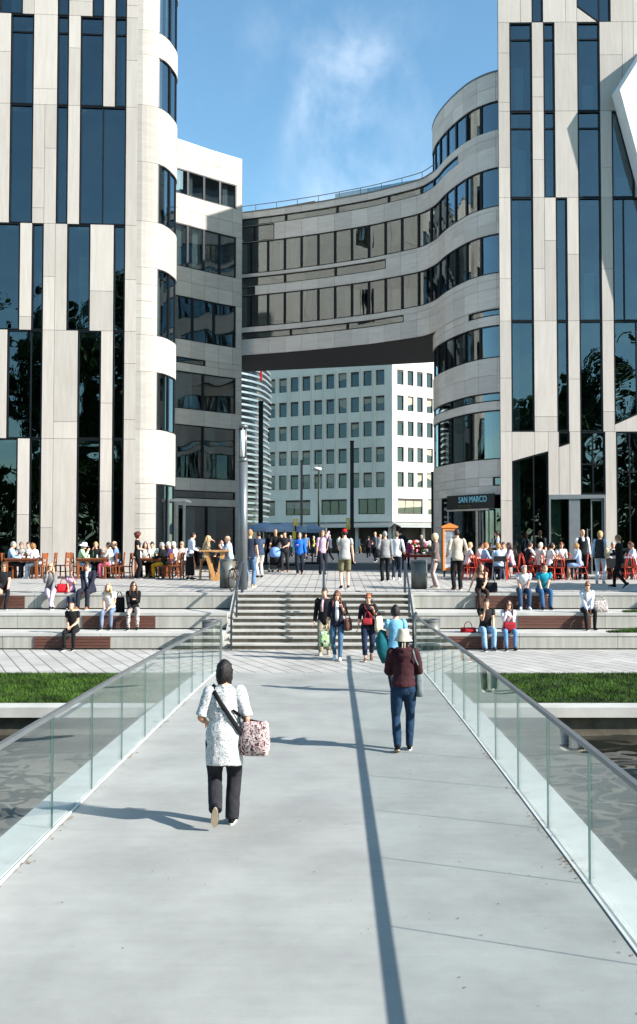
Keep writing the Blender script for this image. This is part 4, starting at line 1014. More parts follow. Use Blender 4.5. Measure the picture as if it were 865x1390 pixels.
for sx in (-1,1): b.box((x+sx*wd*.4-.03,Y-.04,z0),(x+sx*wd*.4+.03,Y+.04,z0+.25))
b.build('leg', M_dark, r)

# ------------------------------------------------------------------ trees of the park behind the camera, mirrored in the glass
M_leaf = mat('leaves', (58,84,34), .8, var=.45, scale=.6, spec=.2); M_bark = mat('bark', (84,72,58), .9, var=.25, scale=4)
def tree(x, y, h, cr, label, n=7500):
    r = empty('park_tree', (x, y, 0), 0, label, 'tree', 'park trees behind the footbridge')
    b = MB(); rr = h*.02; b.tube([(x,y,-.05),(x+uni(-.2,.2),y,h*.3),(x+uni(-.5,.5),y+uni(-.4,.4),h*.6),(x+uni(-.6,.6),y,h*.9)], [rr,rr*.75,rr*.5,rr*.12], 10)
    cl = []
    for i in range(34):
        t = uni(.25, 1); a = uni(0, 2*PI); q = cr*math.sin(PI*min(1, .18+t*.75))*math.sqrt(rnd()); z = h*t
        cl.append((V((x+math.cos(a)*q, y+math.sin(a)*q, z)), uni(.9, 1.9)*cr/5))
        s = V((x, y, z*.72)); b.tube([s, s.lerp(cl[-1][0], .55)+V((0,0,.3)), cl[-1][0]], [rr*.28, rr*.18, rr*.05], 5)
    b.build('trunk', M_bark, r, True)
    b = MB()
    for i in range(n):
        c, s = random.choice(cl); d = V((random.gauss(0,1), random.gauss(0,1), random.gauss(0,.8))); p = c+d.normalized()*s*rnd()**.45
        a = V((random.gauss(0,1), random.gauss(0,1), random.gauss(0,1))).normalized(); e = a.orthogonal().normalized(); f = a.cross(e); q = uni(.22, .5)
        k = len(b.v); b.v += [tuple(p-e*q), tuple(p-f*q*.5), tuple(p+e*q), tuple(p+f*q*.5)]; b.f.append([k,k+1,k+2,k+3]); b.m.append(0)
    b.build('crown', M_leaf, r)
for i, (x, y, h, cr) in enumerate(((-19,-13,25,6),(-9,-17,27,6.5),(-2,-24,30,7),(-28,-18,27,7),(-14,-26,31,7.5),(9,-22,21,5.5),(19,-17,17,5.5),(26,-26,22,7),(36,-20,17,6))):
    tree(x, y, h, cr, ['broad leafy park tree behind the footbridge, on the left bank', 'tall leafy park tree behind the footbridge, on the left bank', 'tallest leafy park tree behind the footbridge', 'leafy park tree far left behind the basin', 'high leafy park tree in the second row on the left', 'leafy park tree behind the footbridge on the right', 'lower leafy park tree on the right bank', 'leafy park tree in the second row on the right', 'leafy park tree far right behind the basin'][i])

_tr = [o for o in COL.objects if o.get('category') == 'tree']
for i, x in enumerate(range(-66, 70, 12)):
    c = copy_tree(_tr[(i*2) % len(_tr)]); c.location = (x+uni(-3,3), -58+uni(-6,6), 0); c.rotation_euler = (0,0,0)
    c['label'] = 'park tree in the far row beyond the basin behind the footbridge'; c['group'] = 'far row of park trees'

b = MB()
for i in range(15000):
    x = uni(-130, 130); z = 15*rnd()**1.4*(.75+.25*math.sin(x*.21)); y = uni(-86, -70)
    a = V((random.gauss(0,1), random.gauss(0,1), random.gauss(0,1))).normalized(); e_ = a.orthogonal().normalized(); f_ = a.cross(e_); q = uni(.5, 1.1)
    p = V((x, y, z)); k = len(b.v); b.v += [tuple(p-e_*q), tuple(p-f_*q*.6), tuple(p+e_*q), tuple(p+f_*q*.6)]; b.f.append([k,k+1,k+2,k+3]); b.m.append(0)
tag(b.build('park_wood', M_leaf), 'dense far-off wood closing the park behind the footbridge', 'trees', kind='stuff')
tree(17.2, 27.0, 8.0, 3.0, 'small leafy tree on the right terrace beyond the frame', 2600)
# ------------------------------------------------------------------ people
SKIN = {'a': (214,164,136), 'b': (200,146,116), 'c': (226,180,154), 'd': (150,104,80)}
M_eye = mat('eye', (40,32,28), .3); M_lip = mat('lips', (168,92,84), .6); M_sole = mat('shoe sole', (176,160,136), .8); M_soled = mat('white sole', (225,222,215), .7)
def skin_m(k): return mat('skin', SKIN[k], .6, var=.06, scale=6, spec=.3)
def hair_m(c): return mat('hair', c, .55, var=.35, scale=14, stretch=(3,3,.8), bump=.6, bscale=30, spec=.3)
def ik(a, c, l1, l2, pole):
    a, c = V(a), V(c); d = c-a; L_ = min(d.length, (l1+l2)*.998); d.normalize(); c = a+d*L_
    x = (l1*l1-l2*l2+L_*L_)/(2*L_); h = math.sqrt(max(0, l1*l1-x*x)); p = V(pole); p = p-d*d.dot(p)
    p = p.normalized() if p.length > 1e-5 else V((0,0,1)); return a+d*x+p*h, c
def limb(pts, n=3):
    """soft bend at the middle joint"""
    a, k, c = pts; out = []
    for t in (0, .25, .5, .75, .92): out.append(a.lerp(k, t))
    out.append((a.lerp(k, .95)+k.lerp(c, .05)+k*2)/4)
    for t in (.08, .25, .5, .75, 1): out.append(k.lerp(c, t))
    return out
def radii(r):  # 6 controls -> 11 rings: root, mid1, before joint, joint, mid2, end
    a, b_, c, d, e, f = r
    return [a, lerp(a,b_,.5), b_, lerp(b_,c,.6), c, d, lerp(d,e,.3), lerp(d,e,.7), e, lerp(e,f,.55), f]
TS = bpy.data.scenes.new('scratch')
def remesh(b, vox, sm=2):
    me = b.mesh('tmp', []); o = bpy.data.objects.new('tmp', me); TS.collection.objects.link(o)
    r = o.modifiers.new('r', 'REMESH'); r.mode = 'VOXEL'; r.voxel_size = vox
    if sm: s_ = o.modifiers.new('s', 'SMOOTH'); s_.iterations = sm; s_.factor = .5
    vl = TS.view_layers[0]; vl.update(); dg = vl.depsgraph; m2 = bpy.data.meshes.new_from_object(o.evaluated_get(dg)); bpy.data.objects.remove(o); bpy.data.meshes.remove(me)
    return m2
def rough_up(me, amp, sc, seed=0):
    for v in me.vertices: c_ = V(v.co); v.co += V(v.normal)*amp*(mnoise.noise(V((c_.x*sc, c_.y*sc, c_.z*sc*.45+c_.x*3))+V((seed,seed*.7,0)))+.5*mnoise.noise(V((c_.x*sc*2.4, c_.y*sc*2.4, c_.z*sc*1.6+c_.x*6))))
PLEAN = dict(stand=.02, walk=.05, sit=.10, step=.16)
NP = 0
def person(loc, yaw, H, pose, label, top, bot, hair, shoe=(30,30,32), skin='a', fem=False, arms=('hang','hang'), head=(0,0), lean=None, group=None, extras=(), seat=.46, det=0, stride=1, legs=None, noleg=False, bodyvox=None, sc_w=1.0):
    global NP; NP += 1
    k = H/1.72; root = empty('person', loc, R(yaw), label, 'person', group)
    vox = bodyvox or (.011 if det else .02); ns = 18 if det else 10
    ln = PLEAN.get(pose, .02) if lean is None else lean
    sit = pose in ('sit', 'step')
    hz = (seat+.10) if sit else (.915*k if pose == 'walk' else .925*k)
    hip = V((0, 0, hz)); U = V((0, math.sin(ln), math.cos(ln))); Fw = V((0, math.cos(ln), -math.sin(ln))); X = V((1,0,0))
    T = lambda x, y, z: hip+(X*x+Fw*y+U*z)*k
    sw = (.158 if fem else .18)*sc_w
    # joints
    sh = {s: T(s*sw, -.01, .485) for s in (-1, 1)}
    hp = {s: T(s*.088, 0, -.02) for s in (-1, 1)}
    an = {}; fy = {}; fp = {}
    for s in (-1, 1):
        fp[s] = 0; fy[s] = -s*.15
        if pose == 'stand': an[s] = V((s*.10*k, -.02 + (.05 if s > 0 else -.03), .085*k))
        elif pose == 'walk':
            st_ = s*stride
            if st_ > 0: an[s] = V((s*.075*k, .26*k*abs(stride), .085*k)); fp[s] = -.12
            else: an[s] = V((s*.075*k, -.27*k*abs(stride), .155*k)); fp[s] = .62
            fy[s] = -s*.06
        elif pose == 'sit': an[s] = V((s*.11*k, (.36+s*.04)*k, .085*k))
        else: an[s] = V((s*.12*k, (.46+s*.05)*k, .085*k))
        if legs and s in legs: an[s] = V(legs[s][0])*k; fp[s] = legs[s][1] if len(legs[s]) > 1 else 0
    kn = {}
    for s in (-1, 1): kn[s], an[s] = ik(hp[s], an[s], .43*k, .425*k, (s*.12, 1, .35 if sit else 0))
    WR = dict(hang=(.26,.05,-.10), hang2=(.24,.12,-.05), back=(.17,-.15,.02), fold=(.06,.27,.17), fold2=(.10,.24,.30), lap=(.10,.30,.06), knee=(.12,.40,.04), table=(.13,.40,.25), chin=(.09,.22,.52),
              phone=(.05,.27,.16), face=(.13,.17,.66), push=(.20,.42,.10), strap=(.13,.14,.40), low=(.05,.30,.0), hip=(.21,.03,.06), side=(.24,.18,.10), prop=(.30,-.16,-.02), swingf=(.24,.20,-.02), swingb=(.25,-.18,-.04), cross=(-.06,.24,.22), reach=(.22,.40,.30))
    el = {}; wr = {}
    for s, nm in zip((-1, 1), arms):
        q = WR[nm] if isinstance(nm, str) else nm
        el[s], wr[s] = ik(sh[s], T(s*q[0], q[1], q[2]), .285*k, .255*k, (s*.32, -.85, -.40))
    skm = skin_m(skin); topt, topc = top[0], top[1]; bott, botc = bot[0], bot[1]
    topm = topc if not isinstance(topc, tuple) else cloth(topc); botm = botc if not isinstance(botc, tuple) else cloth(botc)
    # --- body
    tr = [(-.10,.13,.09,0),(-.03,.160 if not fem else .165,.105,0),(.05,.150,.100,0),(.16,.132 if not fem else .118,.088,.005),(.28,.140 if not fem else .124,.098,.01),(.38,.158*(sc_w) if not fem else .142,.102 if not fem else .108,.012),(.455,.155*sc_w if not fem else .14,.082,-.005),(.505,.10,.062,-.01),(.545,.055,.056,-.01),(.60,.050,.054,.005)]
    b = MB(); b.loft([T(0, y, z) for z, a, c, y in tr], [(a*k, c*k) for z, a, c, y in tr], X, ns)
    hc = T(0, .03, .685); hy, hpch = head
    HM = Matrix.Rotation(R(hy), 3, 'Z') @ Matrix.Rotation(-ln*.3 - R(hpch), 3, 'X')
    hx, hf, hu = HM @ V((1,0,0)), HM @ V((0,1,0)), HM @ V((0,0,1))
    Hd = lambda x, y, z: hc+(hx*x+hf*y+hu*z)*k
    hr = [(-.118,.022,.026,.052),(-.104,.042,.050,.036),(-.075,.055,.070,.020),(-.035,.064,.086,.008),(.01,.070,.094,.0),(.05,.071,.094,-.004),(.085,.058,.078,-.006),(.106,.036,.048,-.006),(.114,.012,.016,-.006)]
    b.loft([Hd(0, y, z) for z, a, c, y in hr], [(a*k, c*k) for z, a, c, y in hr], hx, max(ns, 12))
    b.loft([Hd(0,.075,.025), Hd(0,.092,.0), Hd(0,.108,-.022), Hd(0,.09,-.035)], [.007*k,.011*k,.015*k,.009*k], hx, 6)
    for s in (-1, 1): b.ball(Hd(s*.073,-.005,-.005), (.010*k,.022*k,.032*k), 8, 6, 0, (hx,hf,hu))
    for s in (-1, 1):
        b.ball(sh[s], .052*k, ns, 6); b.loft(limb((sh[s], el[s], wr[s])), [x*k for x in radii((.050,.044,.037,.036,.036,.024))], X, ns)
        if not noleg: b.loft(limb((hp[s], kn[s], an[s])), [x*k for x in radii((.085,.072,.054,.050,.050,.034))], X, ns)
    me = remesh(b, vox*k, 2 if det else 1); b = MB(); b.mesh_in(me); bpy.data.meshes.remove(me)
    # hands with five fingers
    for s in (-1, 1):
        d = (wr[s]-el[s]).normalized(); nm = arms[0 if s < 0 else 1]
        if nm in ('table','knee','push'): d = (d+V((0,.6,-.1))).normalized()
        up = V((0,0,1)) if abs(d.z) < .8 else V((0,1,0))
        sd = d.cross(up).normalized(); nn = sd.cross(d).normalized()     # nn = back of the hand
        if abs(d.z) >= .8: sd, nn = nn, V((s,0,0))*1.0
        sd = (sd-d*sd.dot(d)).normalized(); nn = sd.cross(d).normalized()*(1 if abs(d.z) < .8 else s)
        w0 = wr[s]; hs = (.92 if fem else 1)*k
        b.loft([w0-d*.02*hs, w0+d*.03*hs, w0+d*.075*hs, w0+d*.095*hs], [(.024*hs,.018*hs),(.036*hs,.016*hs),(.041*hs,.014*hs),(.036*hs,.011*hs)], sd, 8)
        inner = -1 if sd.dot(X)*s > 0 else 1
        for j, (o, l) in enumerate(((.030,.064),(.010,.075),(-.010,.070),(-.028,.054))):
            p0 = w0+d*.088*hs+sd*o*hs*inner; p1 = p0+d*l*.45*hs-nn*.010*hs; p2 = p1+d*l*.32*hs-nn*.020*hs; p3 = p2+d*l*.14*hs-nn*.022*hs
            b.tube([p0-d*.012*hs, p0, p1, p2, p3], [x*hs for x in (.0085,.0095,.009,.008,.0055)], 6)
        t0 = w0+d*.028*hs+sd*.030*hs*inner; t1 = t0+(d*.6+sd*inner*.75)*.034*hs-nn*.006*hs; t2 = t1+(d*.92+sd*inner*.25)*.03*hs-nn*.010*hs
        b.tube([t0-sd*inner*.012*hs, t0, t1, t2], [x*hs for x in (.011,.012,.0105,.007)], 6)
    # face
    for s in (-1, 1): b.ball(Hd(s*.030,.083,.006), (.013*k,.008*k,.007*k), 6, 4, 1, (hx,hf,hu)); b.ball(Hd(s*.030,.087,.030), (.018*k,.006*k,.004*k), 6, 4, 1, (hx,hf,hu))
    b.ball(Hd(0,.088,-.058), (.022*k,.008*k,.007*k), 6, 4, 2, (hx,hf,hu))
    b.build('body', [skm, M_eye, M_lip], root, True, world=False)
    # --- clothes
    def wrap(bm, name, m_, vx=None, amp=.0, sc=9):
        if det: me = remesh(bm, vx or .010, 3); rough_up(me, amp or .006, sc, NP); bm = MB(); bm.mesh_in(me); bpy.data.meshes.remove(me)
        return bm.build(name, m_, root, True, world=False)
    if bott == 'skirt':
        c = MB(); c.loft([T(0,0,.06), T(0,.0,-.05), (hip.lerp(kn[1].lerp(kn[-1],.5), .55)), kn[1].lerp(kn[-1],.5)+V((0,.03,.02 if sit else -.05))], [(.165*k,.115*k),(.185*k,.13*k),(.19*k,.13*k if not sit else .10*k),(.20*k,.12*k if not sit else .09*k)], X, ns); wrap(c, 'skirt', botm)
    elif bott == 'apron':
        c = MB(); c.loft([T(0,0,.10), T(0,0,-.03), V((0,0,.5*k)), V((0,0,.16*k))], [(.155*k,.12*k),(.19*k,.135*k),(.21*k,.15*k),(.225*k,.165*k)], X, ns); wrap(c, 'long_apron', botm)
    else:
        c = MB(); full = {'trousers':1.0,'wide':1.0,'capri':.80,'shorts':.0,'slim':1.0}[bott]; x_ = {'wide':.022,'slim':.010 if det else .004}.get(bott, .012)
        wz = .095
        c.loft([T(0,0,-.115), T(0,0,-.08), T(0,0,-.02), T(0,0,.05), T(0,0,wz)], [((.10)*k,.07*k),((.150)*k,.105*k),((.172 if not fem else .178)*k,.122*k),(.164*k,.117*k),(.150*k,.106*k)], X, ns)
        for s in (-1, 1):
            pts = limb((hp[s], kn[s], an[s]+V((0,-.005,-.03*k)) if full == 1 else kn[s].lerp(an[s], full) if full else kn[s].lerp(hp[s], .12)))
            if full == 0: pts = [hp[s].lerp(kn[s], t) for t in (0,.25,.5,.75,.95)]; rr = [(.100)*k,.098*k,.094*k,.090*k,.088*k]
            else: rr = [(q+x_)*k for q in radii((.090,.078,.060,.056,.054,.050 if bott != 'slim' else .040))]
            c.loft(pts, rr, X, ns)
        wrap(c, 'shorts' if full == 0 else 'trousers', botm, amp=.006, sc=10)
    # top
    x_ = .014; hem = -.09; fl = 0
    if topt in ('tunic',): hem = -.27; fl = .008
    if topt in ('jacket','jacket_s'): x_ = .026; hem = -.12
    if topt in ('crop', 'hoodie'): hem = .0
    if topt == 'hoodie': x_ = .03
    if sit: hem = max(hem, -.06)
    c = MB(); bt = .545 if topt not in ('tank',) else .44
    rows_ = [(hem,(.178 if hem < 0 else .155)+fl,.13+fl,0),(max(hem+.06,-.02),.172+fl*.8,.126+fl*.7,0),(.06,.160+fl*.6,.114+fl*.5,0),(.16,(.142 if not fem else .130)+fl*.6,.100+fl*.5,.005),(.28,(.150 if not fem else .136)+fl*.4,.108+fl*.3,.01),(.38,.168*sc_w if not fem else .154,.116,.012),(.45,.184*sc_w if not fem else .165,.096,-.004),(.495,.155*sc_w if not fem else .138,.080,-.01),(.53,.075,.066,-.01)]
    if topt == 'tunic': rows_ = [(z, a+(.022 if 0 < z < .3 else 0), q+(.02 if 0 < z < .3 else 0), y) for z, a, q, y in rows_] + [(.552,.062,.064,-.008)]
    if topt == 'tank': rows_ = [r_ for r_ in rows_ if r_[0] < .44]
    c.loft([T(0,y,z) for z,a,q,y in rows_], [((a+x_*.6)*k,(q+x_*.6)*k) for z,a,q,y in rows_], X, ns)
    if topt == 'tank':
        for s in (-1, 1): c.loft([T(s*.09,.10,.37), T(s*.10,.04,.50), T(s*.10,-.05,.50), T(s*.09,-.09,.38)], [.016*k]*4, X, 6)
    sl = {'tee':.52,'tunic':.95,'long':2,'jacket':2,'tank':0,'crop':2,'hoodie':2,'vest':0,'mid':1.25,'jacket_s':1.6}[topt]
    if sl:
        for s in (-1, 1):
            if sl <= 1: pts = [sh[s].lerp(el[s], t) for t in (0,.3*sl,.65*sl,sl)]; rr = [(.058+x_*.2+(.008 if det else 0))*k,(.056+x_*.3+(.008 if det else 0))*k,(.054+x_*.3)*k,(.053+x_*.3+(.006 if topt == 'tunic' else 0))*k]
            else: pts = limb((sh[s], el[s], el[s].lerp(wr[s], (sl-1)))); rr = [(q+x_*.6)*k for q in radii((.056,.050,.042,.041,.040,.033))]
            c.ball(sh[s], (.049+x_*.2+(.012 if det else 0))*k, ns, 6); c.loft(pts, rr, X, ns)
    wrap(c, {'tunic':'tunic','jacket':'jacket','jacket_s':'jacket','tank':'vest_top','vest':'waistcoat'}.get(topt, 'shirt'), topm, amp=.011, sc=8)
    if len(top) > 2:   # inner layer seen at the chest / white sleeves under a waistcoat
        im = cloth(top[2]); c = MB()
        if topt == 'vest':
            for s in (-1, 1): c.ball(sh[s], .060*k, ns, 6); c.loft(limb((sh[s], el[s], wr[s])), [(q+.008)*k for q in radii((.056,.050,.042,.041,.040,.033))], X, ns)
            c.loft([T(0,.098,.30), T(0,.110,.42), T(0,.06,.535)], [(.03*k,.02*k),(.05*k,.02*k),(.05*k,.02*k)], X, 8)
        else: c.loft([T(0,.085,.06), T(0,.118,.26), T(0,.118,.42), T(0,.055,.54)], [(.045*k,.035*k),(.045*k,.028*k),(.048*k,.02*k),(.045*k,.02*k)], X, 8)
        c.build('shirt', im, root, True, world=False)
    # shoes
    shm = cloth(shoe) if isinstance(shoe, tuple) else shoe
    for s in (-1, 1):
        f = V((math.sin(-fy[s])*0 - math.sin(fy[s]), math.cos(fy[s]), 0)); rot = Matrix.Rotation(-fp[s], 3, V((1,0,0))); f = rot @ f; u = rot @ V((0,0,1)); a = an[s]-u*.085*k
        q = .92 if fem else 1.0; q *= k; sd = f.cross(u)
        c = MB(); c.loft([a-f*.065*q+u*.045*q, a-f*.055*q+u*.05*q, a+u*.058*q, a+f*.06*q+u*.048*q, a+f*.13*q+u*.034*q, a+f*.175*q+u*.028*q, a+f*.192*q+u*.026*q], [(.015*q,.02*q),(.032*q,.045*q),(.037*q,.052*q),(.041*q,.044*q),(.045*q,.030*q),(.034*q,.024*q),(.012*q,.012*q)], sd, 10)
        so_ = c.build('shoe', shm, root, True, world=False)
        c = MB(); n_ = 16; pts = []
        for i in range(n_):
            t = 2*PI*i/n_; yy = .062+.130*math.cos(t); xx = .042*math.sin(t)*(1.05 if yy > .08 else .85); pts.append(a+f*yy*q+sd*xx*q)
        c.prism(pts, u*.018*q); o = c.build('sole', M_soled if det == 0 or s > 0 else M_sole, None, False); o.parent = so_
    # hair
    ht, hcol = hair[0], hair[1]; hm = hair_m(hcol) if ht not in ('cap','bucket','sunhat') else hair_m(hair[2])
    def cap_shell(sx, sy, sz, oy, oz, cut, jit=.004, nm='hair', m_=hm, n_=14, k_=10):
        c = MB(); c.ball(Hd(0, oy, oz), (sx*k, sy*k, sz*k), n_, k_, 0, (hx,hf,hu)); keep = []
        for f_ in c.f:
            q = sum((V(c.v[i]) for i in f_), V())/len(f_)-hc; lx, ly, lz = q.dot(hx)/k, q.dot(hf)/k, q.dot(hu)/k
            if cut(lx, ly, lz): keep.append(f_)
        c.f = keep; c.m = [0]*len(keep)
        if jit: c.v = [tuple(V(p)+V((random.gauss(0,jit),random.gauss(0,jit),random.gauss(0,jit)))*k) for p in c.v]
        return c.build(nm, m_, root, True, world=False)
    face = lambda lx, ly, lz: not (ly > .035 and lz < .052) and lz > -.10+max(0, ly)*.9
    if det: n_h, k_h = 26, 18
    else: n_h, k_h = 14, 10
    if ht == 'short': cap_shell(.080,.106,.122,-.006,.006, lambda x,y,z: face(x,y,z) and not (z < -.02 and y > -.01) and not (z < -.075), .003 if not det else .004, n_=n_h, k_=k_h)
    elif ht == 'nape': cap_shell(.088,.114,.152,-.014,-.022, lambda x,y,z: (face(x,y,z) or (z < -.08 and y < .0)) and z > -.15 and not (z < -.03 and y > .01), .0035, n_=30, k_=22)
    elif ht == 'bob': cap_shell(.092,.114,.140,-.014,-.008, lambda x,y,z: face(x,y,z) and z > -.12, .004, n_=n_h, k_=k_h)
    elif ht == 'curly': cap_shell(.118,.130,.140,-.018,.022, lambda x,y,z: not (y > .045 and z < .06 and abs(x) < .085), .011, n_=18, k_=12)
    elif ht == 'balding': cap_shell(.078,.102,.10,-.014,-.006, lambda x,y,z: face(x,y,z) and z < .055 and z > -.07 and not (z < -.02 and y > -.02), .003)
    elif ht in ('long', 'pony'):
        cap_shell(.086,.110,.130,-.012,.0, lambda x,y,z: face(x,y,z), .004)
        c = MB()
        if ht == 'long':
            c.loft([Hd(0,-.065,.04), Hd(0,-.075,-.06), T(0,-.085,.50), T(0,-.11,.38), T(0,-.115,.30)], [(.060*k,.035*k),(.088*k,.045*k),(.095*k,.04*k),(.085*k,.03*k),(.05*k,.015*k)], X, 10)
            for s in (-1, 1): c.loft([Hd(s*.075,.0,.03), Hd(s*.088,.015,-.07), T(s*.10,.075,.49), T(s*.10,.115,.40)], [(.020*k,.04*k),(.024*k,.04*k),(.026*k,.03*k),(.012*k,.014*k)], X, 7)
        else: c.loft([Hd(0,-.10,.05), Hd(0,-.145,.03), Hd(0,-.15,-.07), Hd(0,-.12,-.15)], [.025*k,.03*k,.028*k,.008*k], X, 8)
        c.v = [tuple(V(p)+V((random.gauss(0,.004),random.gauss(0,.004),random.gauss(0,.003)))*k) for p in c.v]
        c.build('hair_strands', hm, root, True, world=False)
    elif ht == 'cap':
        cap_shell(.079,.104,.118,-.008,.0, lambda x,y,z: face(x,y,z) and z < .05 and z > -.075 and not (z < -.02 and y > -.01), .003)
        c = MB(); c.ball(Hd(0,-.004,.035), (.084*k,.106*k,.090*k), 14, 8, 0, (hx,hf,hu)); c.f = [f_ for f_ in c.f if sum((V(c.v[i])-hc).dot(hu) for i in f_)/len(f_) > .03*k]; c.m = [0]*len(c.f)
        c.prism([Hd(x,y,.036) for x,y in ((-.06,.08),(-.05,.15),(0,.17),(.05,.15),(.06,.08))], hu*.008); c.build('cap', cloth(hcol), root, True, world=False)
    elif ht in ('bucket', 'sunhat'):
        cap_shell(.090,.114,.155,-.014,-.02, lambda x,y,z: face(x,y,z) and z < .05 or (z < -.09 and y < 0), .004)
        c = MB(); br = .135 if ht == 'bucket' else .165; dz = -.045 if ht == 'bucket' else -.015
        hy_ = -.008
        c.loft([Hd(0,hy_,.135), Hd(0,hy_,.130), Hd(0,hy_,.095), Hd(0,hy_,.045), Hd(0,hy_-.005,.03), Hd(0,hy_-.01,dz+.02), Hd(0,hy_-.01,dz+.008)], [(.035*k,.045*k),(.066*k,.082*k),(.082*k,.104*k),(.088*k,.110*k),(.095*k,.116*k),(br*.95*k,br*1.1*k),(br*k,br*1.15*k)], hx, 20, cap=False)
        n_ = 20; 
        if c.v: c.v.append(tuple(Hd(0,hy_,.137))); top_i = len(c.v)-1; c.f += [(j, (j+1) % n_, top_i) for j in range(n_)]; c.m += [0]*n_
        if ht == 'bucket':
            for o in (-.012, .014): c.loft([Hd(o,-.115,.055), Hd(o*1.4,-.15,-.02), Hd(o*1.2,-.155,-.10-o*2), Hd(o*2,-.15,-.17-o*2)], [(.006*k,.004*k),(.007*k,.004*k),(.008*k,.005*k),(.012*k,.006*k)], hx, 6)
        c.build('bucket_hat' if ht == 'bucket' else 'sun_hat', cloth(hcol), root, True, world=False)
    for ex in extras:
        if ex == 'sunglasses':
            c = MB()
            for s in (-1, 1): c.ball(Hd(s*.032,.094,.006), (.027*k,.008*k,.019*k), 8, 6, 0, (hx,hf,hu)); c.bar(Hd(s*.058,.088,.012), Hd(s*.076,0,.012), .006*k)
            c.bar(Hd(-.02,.098,.014), Hd(.02,.098,.014), .006*k); c.build('sunglasses', M_black, root, True, world=False)
        elif ex == 'hood':
            c = MB(); c.loft([T(-.10,-.02,.53), T(-.075,-.085,.53), T(0,-.115,.50), T(.075,-.085,.53), T(.10,-.02,.53)], [.03*k,.042*k,.05*k,.042*k,.03*k], U, 10)
            c.loft([T(0,-.10,.52), T(0,-.135,.44), T(0,-.125,.36)], [(.09*k,.03*k),(.085*k,.032*k),(.02*k,.01*k)], X, 10); wrap(c, 'hood', topm)
        elif ex == 'bowtie':
            c = MB(); c.box(T(-.035,.07,.50), T(.035,.10,.525)); c.build('bow_tie', M_black, root, world=False)
        elif isinstance(ex, tuple) and ex[0] == 'scarf':
            c = MB(); c.tube([T(-.08,.04,.53), T(0,.09,.51), T(.08,.04,.53), T(0,-.06,.55), T(-.08,.04,.53)], [.03*k]*5, 8); c.tube([T(.03,.10,.50), T(.05,.135,.36), T(.05,.14,.2)], [.03*k,.035*k,.03*k], 8); c.build('scarf', cloth(ex[1]), root, True, world=False)
        elif isinstance(ex, tuple) and ex[0] == 'strap':   # cross-body strap; s = side of the hip
            s = ex[2]; c = MB(); pts = [T(-s*.10,.075,.50), T(-s*.125,.0,.545), T(-s*.10,-.085,.48), T(-s*.02,-.135,.36), T(s*.08,-.140,.22), T(s*.17,-.11,.08), T(s*.22,-.02,.0), T(s*.17,.12,.10), T(s*.06,.155,.28), T(-s*.06,.135,.42), T(-s*.10,.075,.50)]
            wdt = (ex[3] if len(ex) > 3 else .02)*k
            c.loft(pts, [(wdt, .005*k)]*len(pts), [ (X*.8*s+U*.6).normalized() if False else (U*.75+X*s*.6).normalized() ]*len(pts), 8, cap=False); c.build('bag_strap', cloth(ex[1]), root, True, world=False)
    root['_j'] = 0; del root['_j']
    info = dict(root=root, T=T, wr=wr, el=el, sh=sh, k=k, H=Hd, M=Matrix.Translation(V(loc)) @ Matrix.Rotation(R(yaw), 4, 'Z'))
    return info
def W(info, p): return info['M'] @ V(p)
def bag(name, label, cat, c, size, m_, strap_to=None, yaw=0, strap_m=None, shape='tote', group=None):
    """soft bag hanging from strap_to (world points); c = centre of the base"""
    r = empty(name, c, R(yaw), label, cat, group); w_, d_, h_ = size
    b = MB(); rows_ = [(0,.82,.75),(.03,.98,1.0),(.35,1.0,1.05),(.7,.97,.85),(.95,.92,.5),(1.0,.88,.30)]
    for z, a, q in rows_:
        for i in range(20):
            t = 2*PI*i/20; ct, st_ = math.cos(t), math.sin(t); e = .55
            b.v.append((w_/2*a*math.copysign(abs(ct)**e, ct)+random.gauss(0,.003), d_/2*q*math.copysign(abs(st_)**e, st_), z*h_+ (.02*h_*math.sin(3*t) if z > .9 else 0)))
    for j in range(len(rows_)-1):
        for i in range(20): b.f.append((j*20+i, j*20+(i+1) % 20, (j+1)*20+(i+1) % 20, (j+1)*20+i)); b.m.append(0)
    b.f.append(tuple(range(20))[::-1]); b.m.append(0); k0 = (len(rows_)-1)*20; b.f.append(tuple(range(k0, k0+20))); b.m.append(0)
    b.build('bag_body', m_, r, True, world=False)
    if strap_to is not None:
        iv = (Matrix.Translation(V(c)) @ Matrix.Rotation(R(yaw), 4, 'Z')).inverted(); b = MB(); pts = [iv @ V(p) for p in strap_to]
        a0, a1 = V((-w_*.40, 0, h_*.95)), V((w_*.40, 0, h_*.95)); full = [a0] + pts + [a1]
        b.tube(full, .011, 6); b.build('bag_handle', strap_m or m_, r, True, world=False)
    else:
        b = MB()
        for yy in (-.02, .02): b.tube([V((w_*.25*math.cos(t), yy, h_*.97+.16*math.sin(t))) for t in [PI*i/8 for i in range(9)]], .008, 6)
        b.build('bag_handle', strap_m or m_, r, True, world=False)
    return r
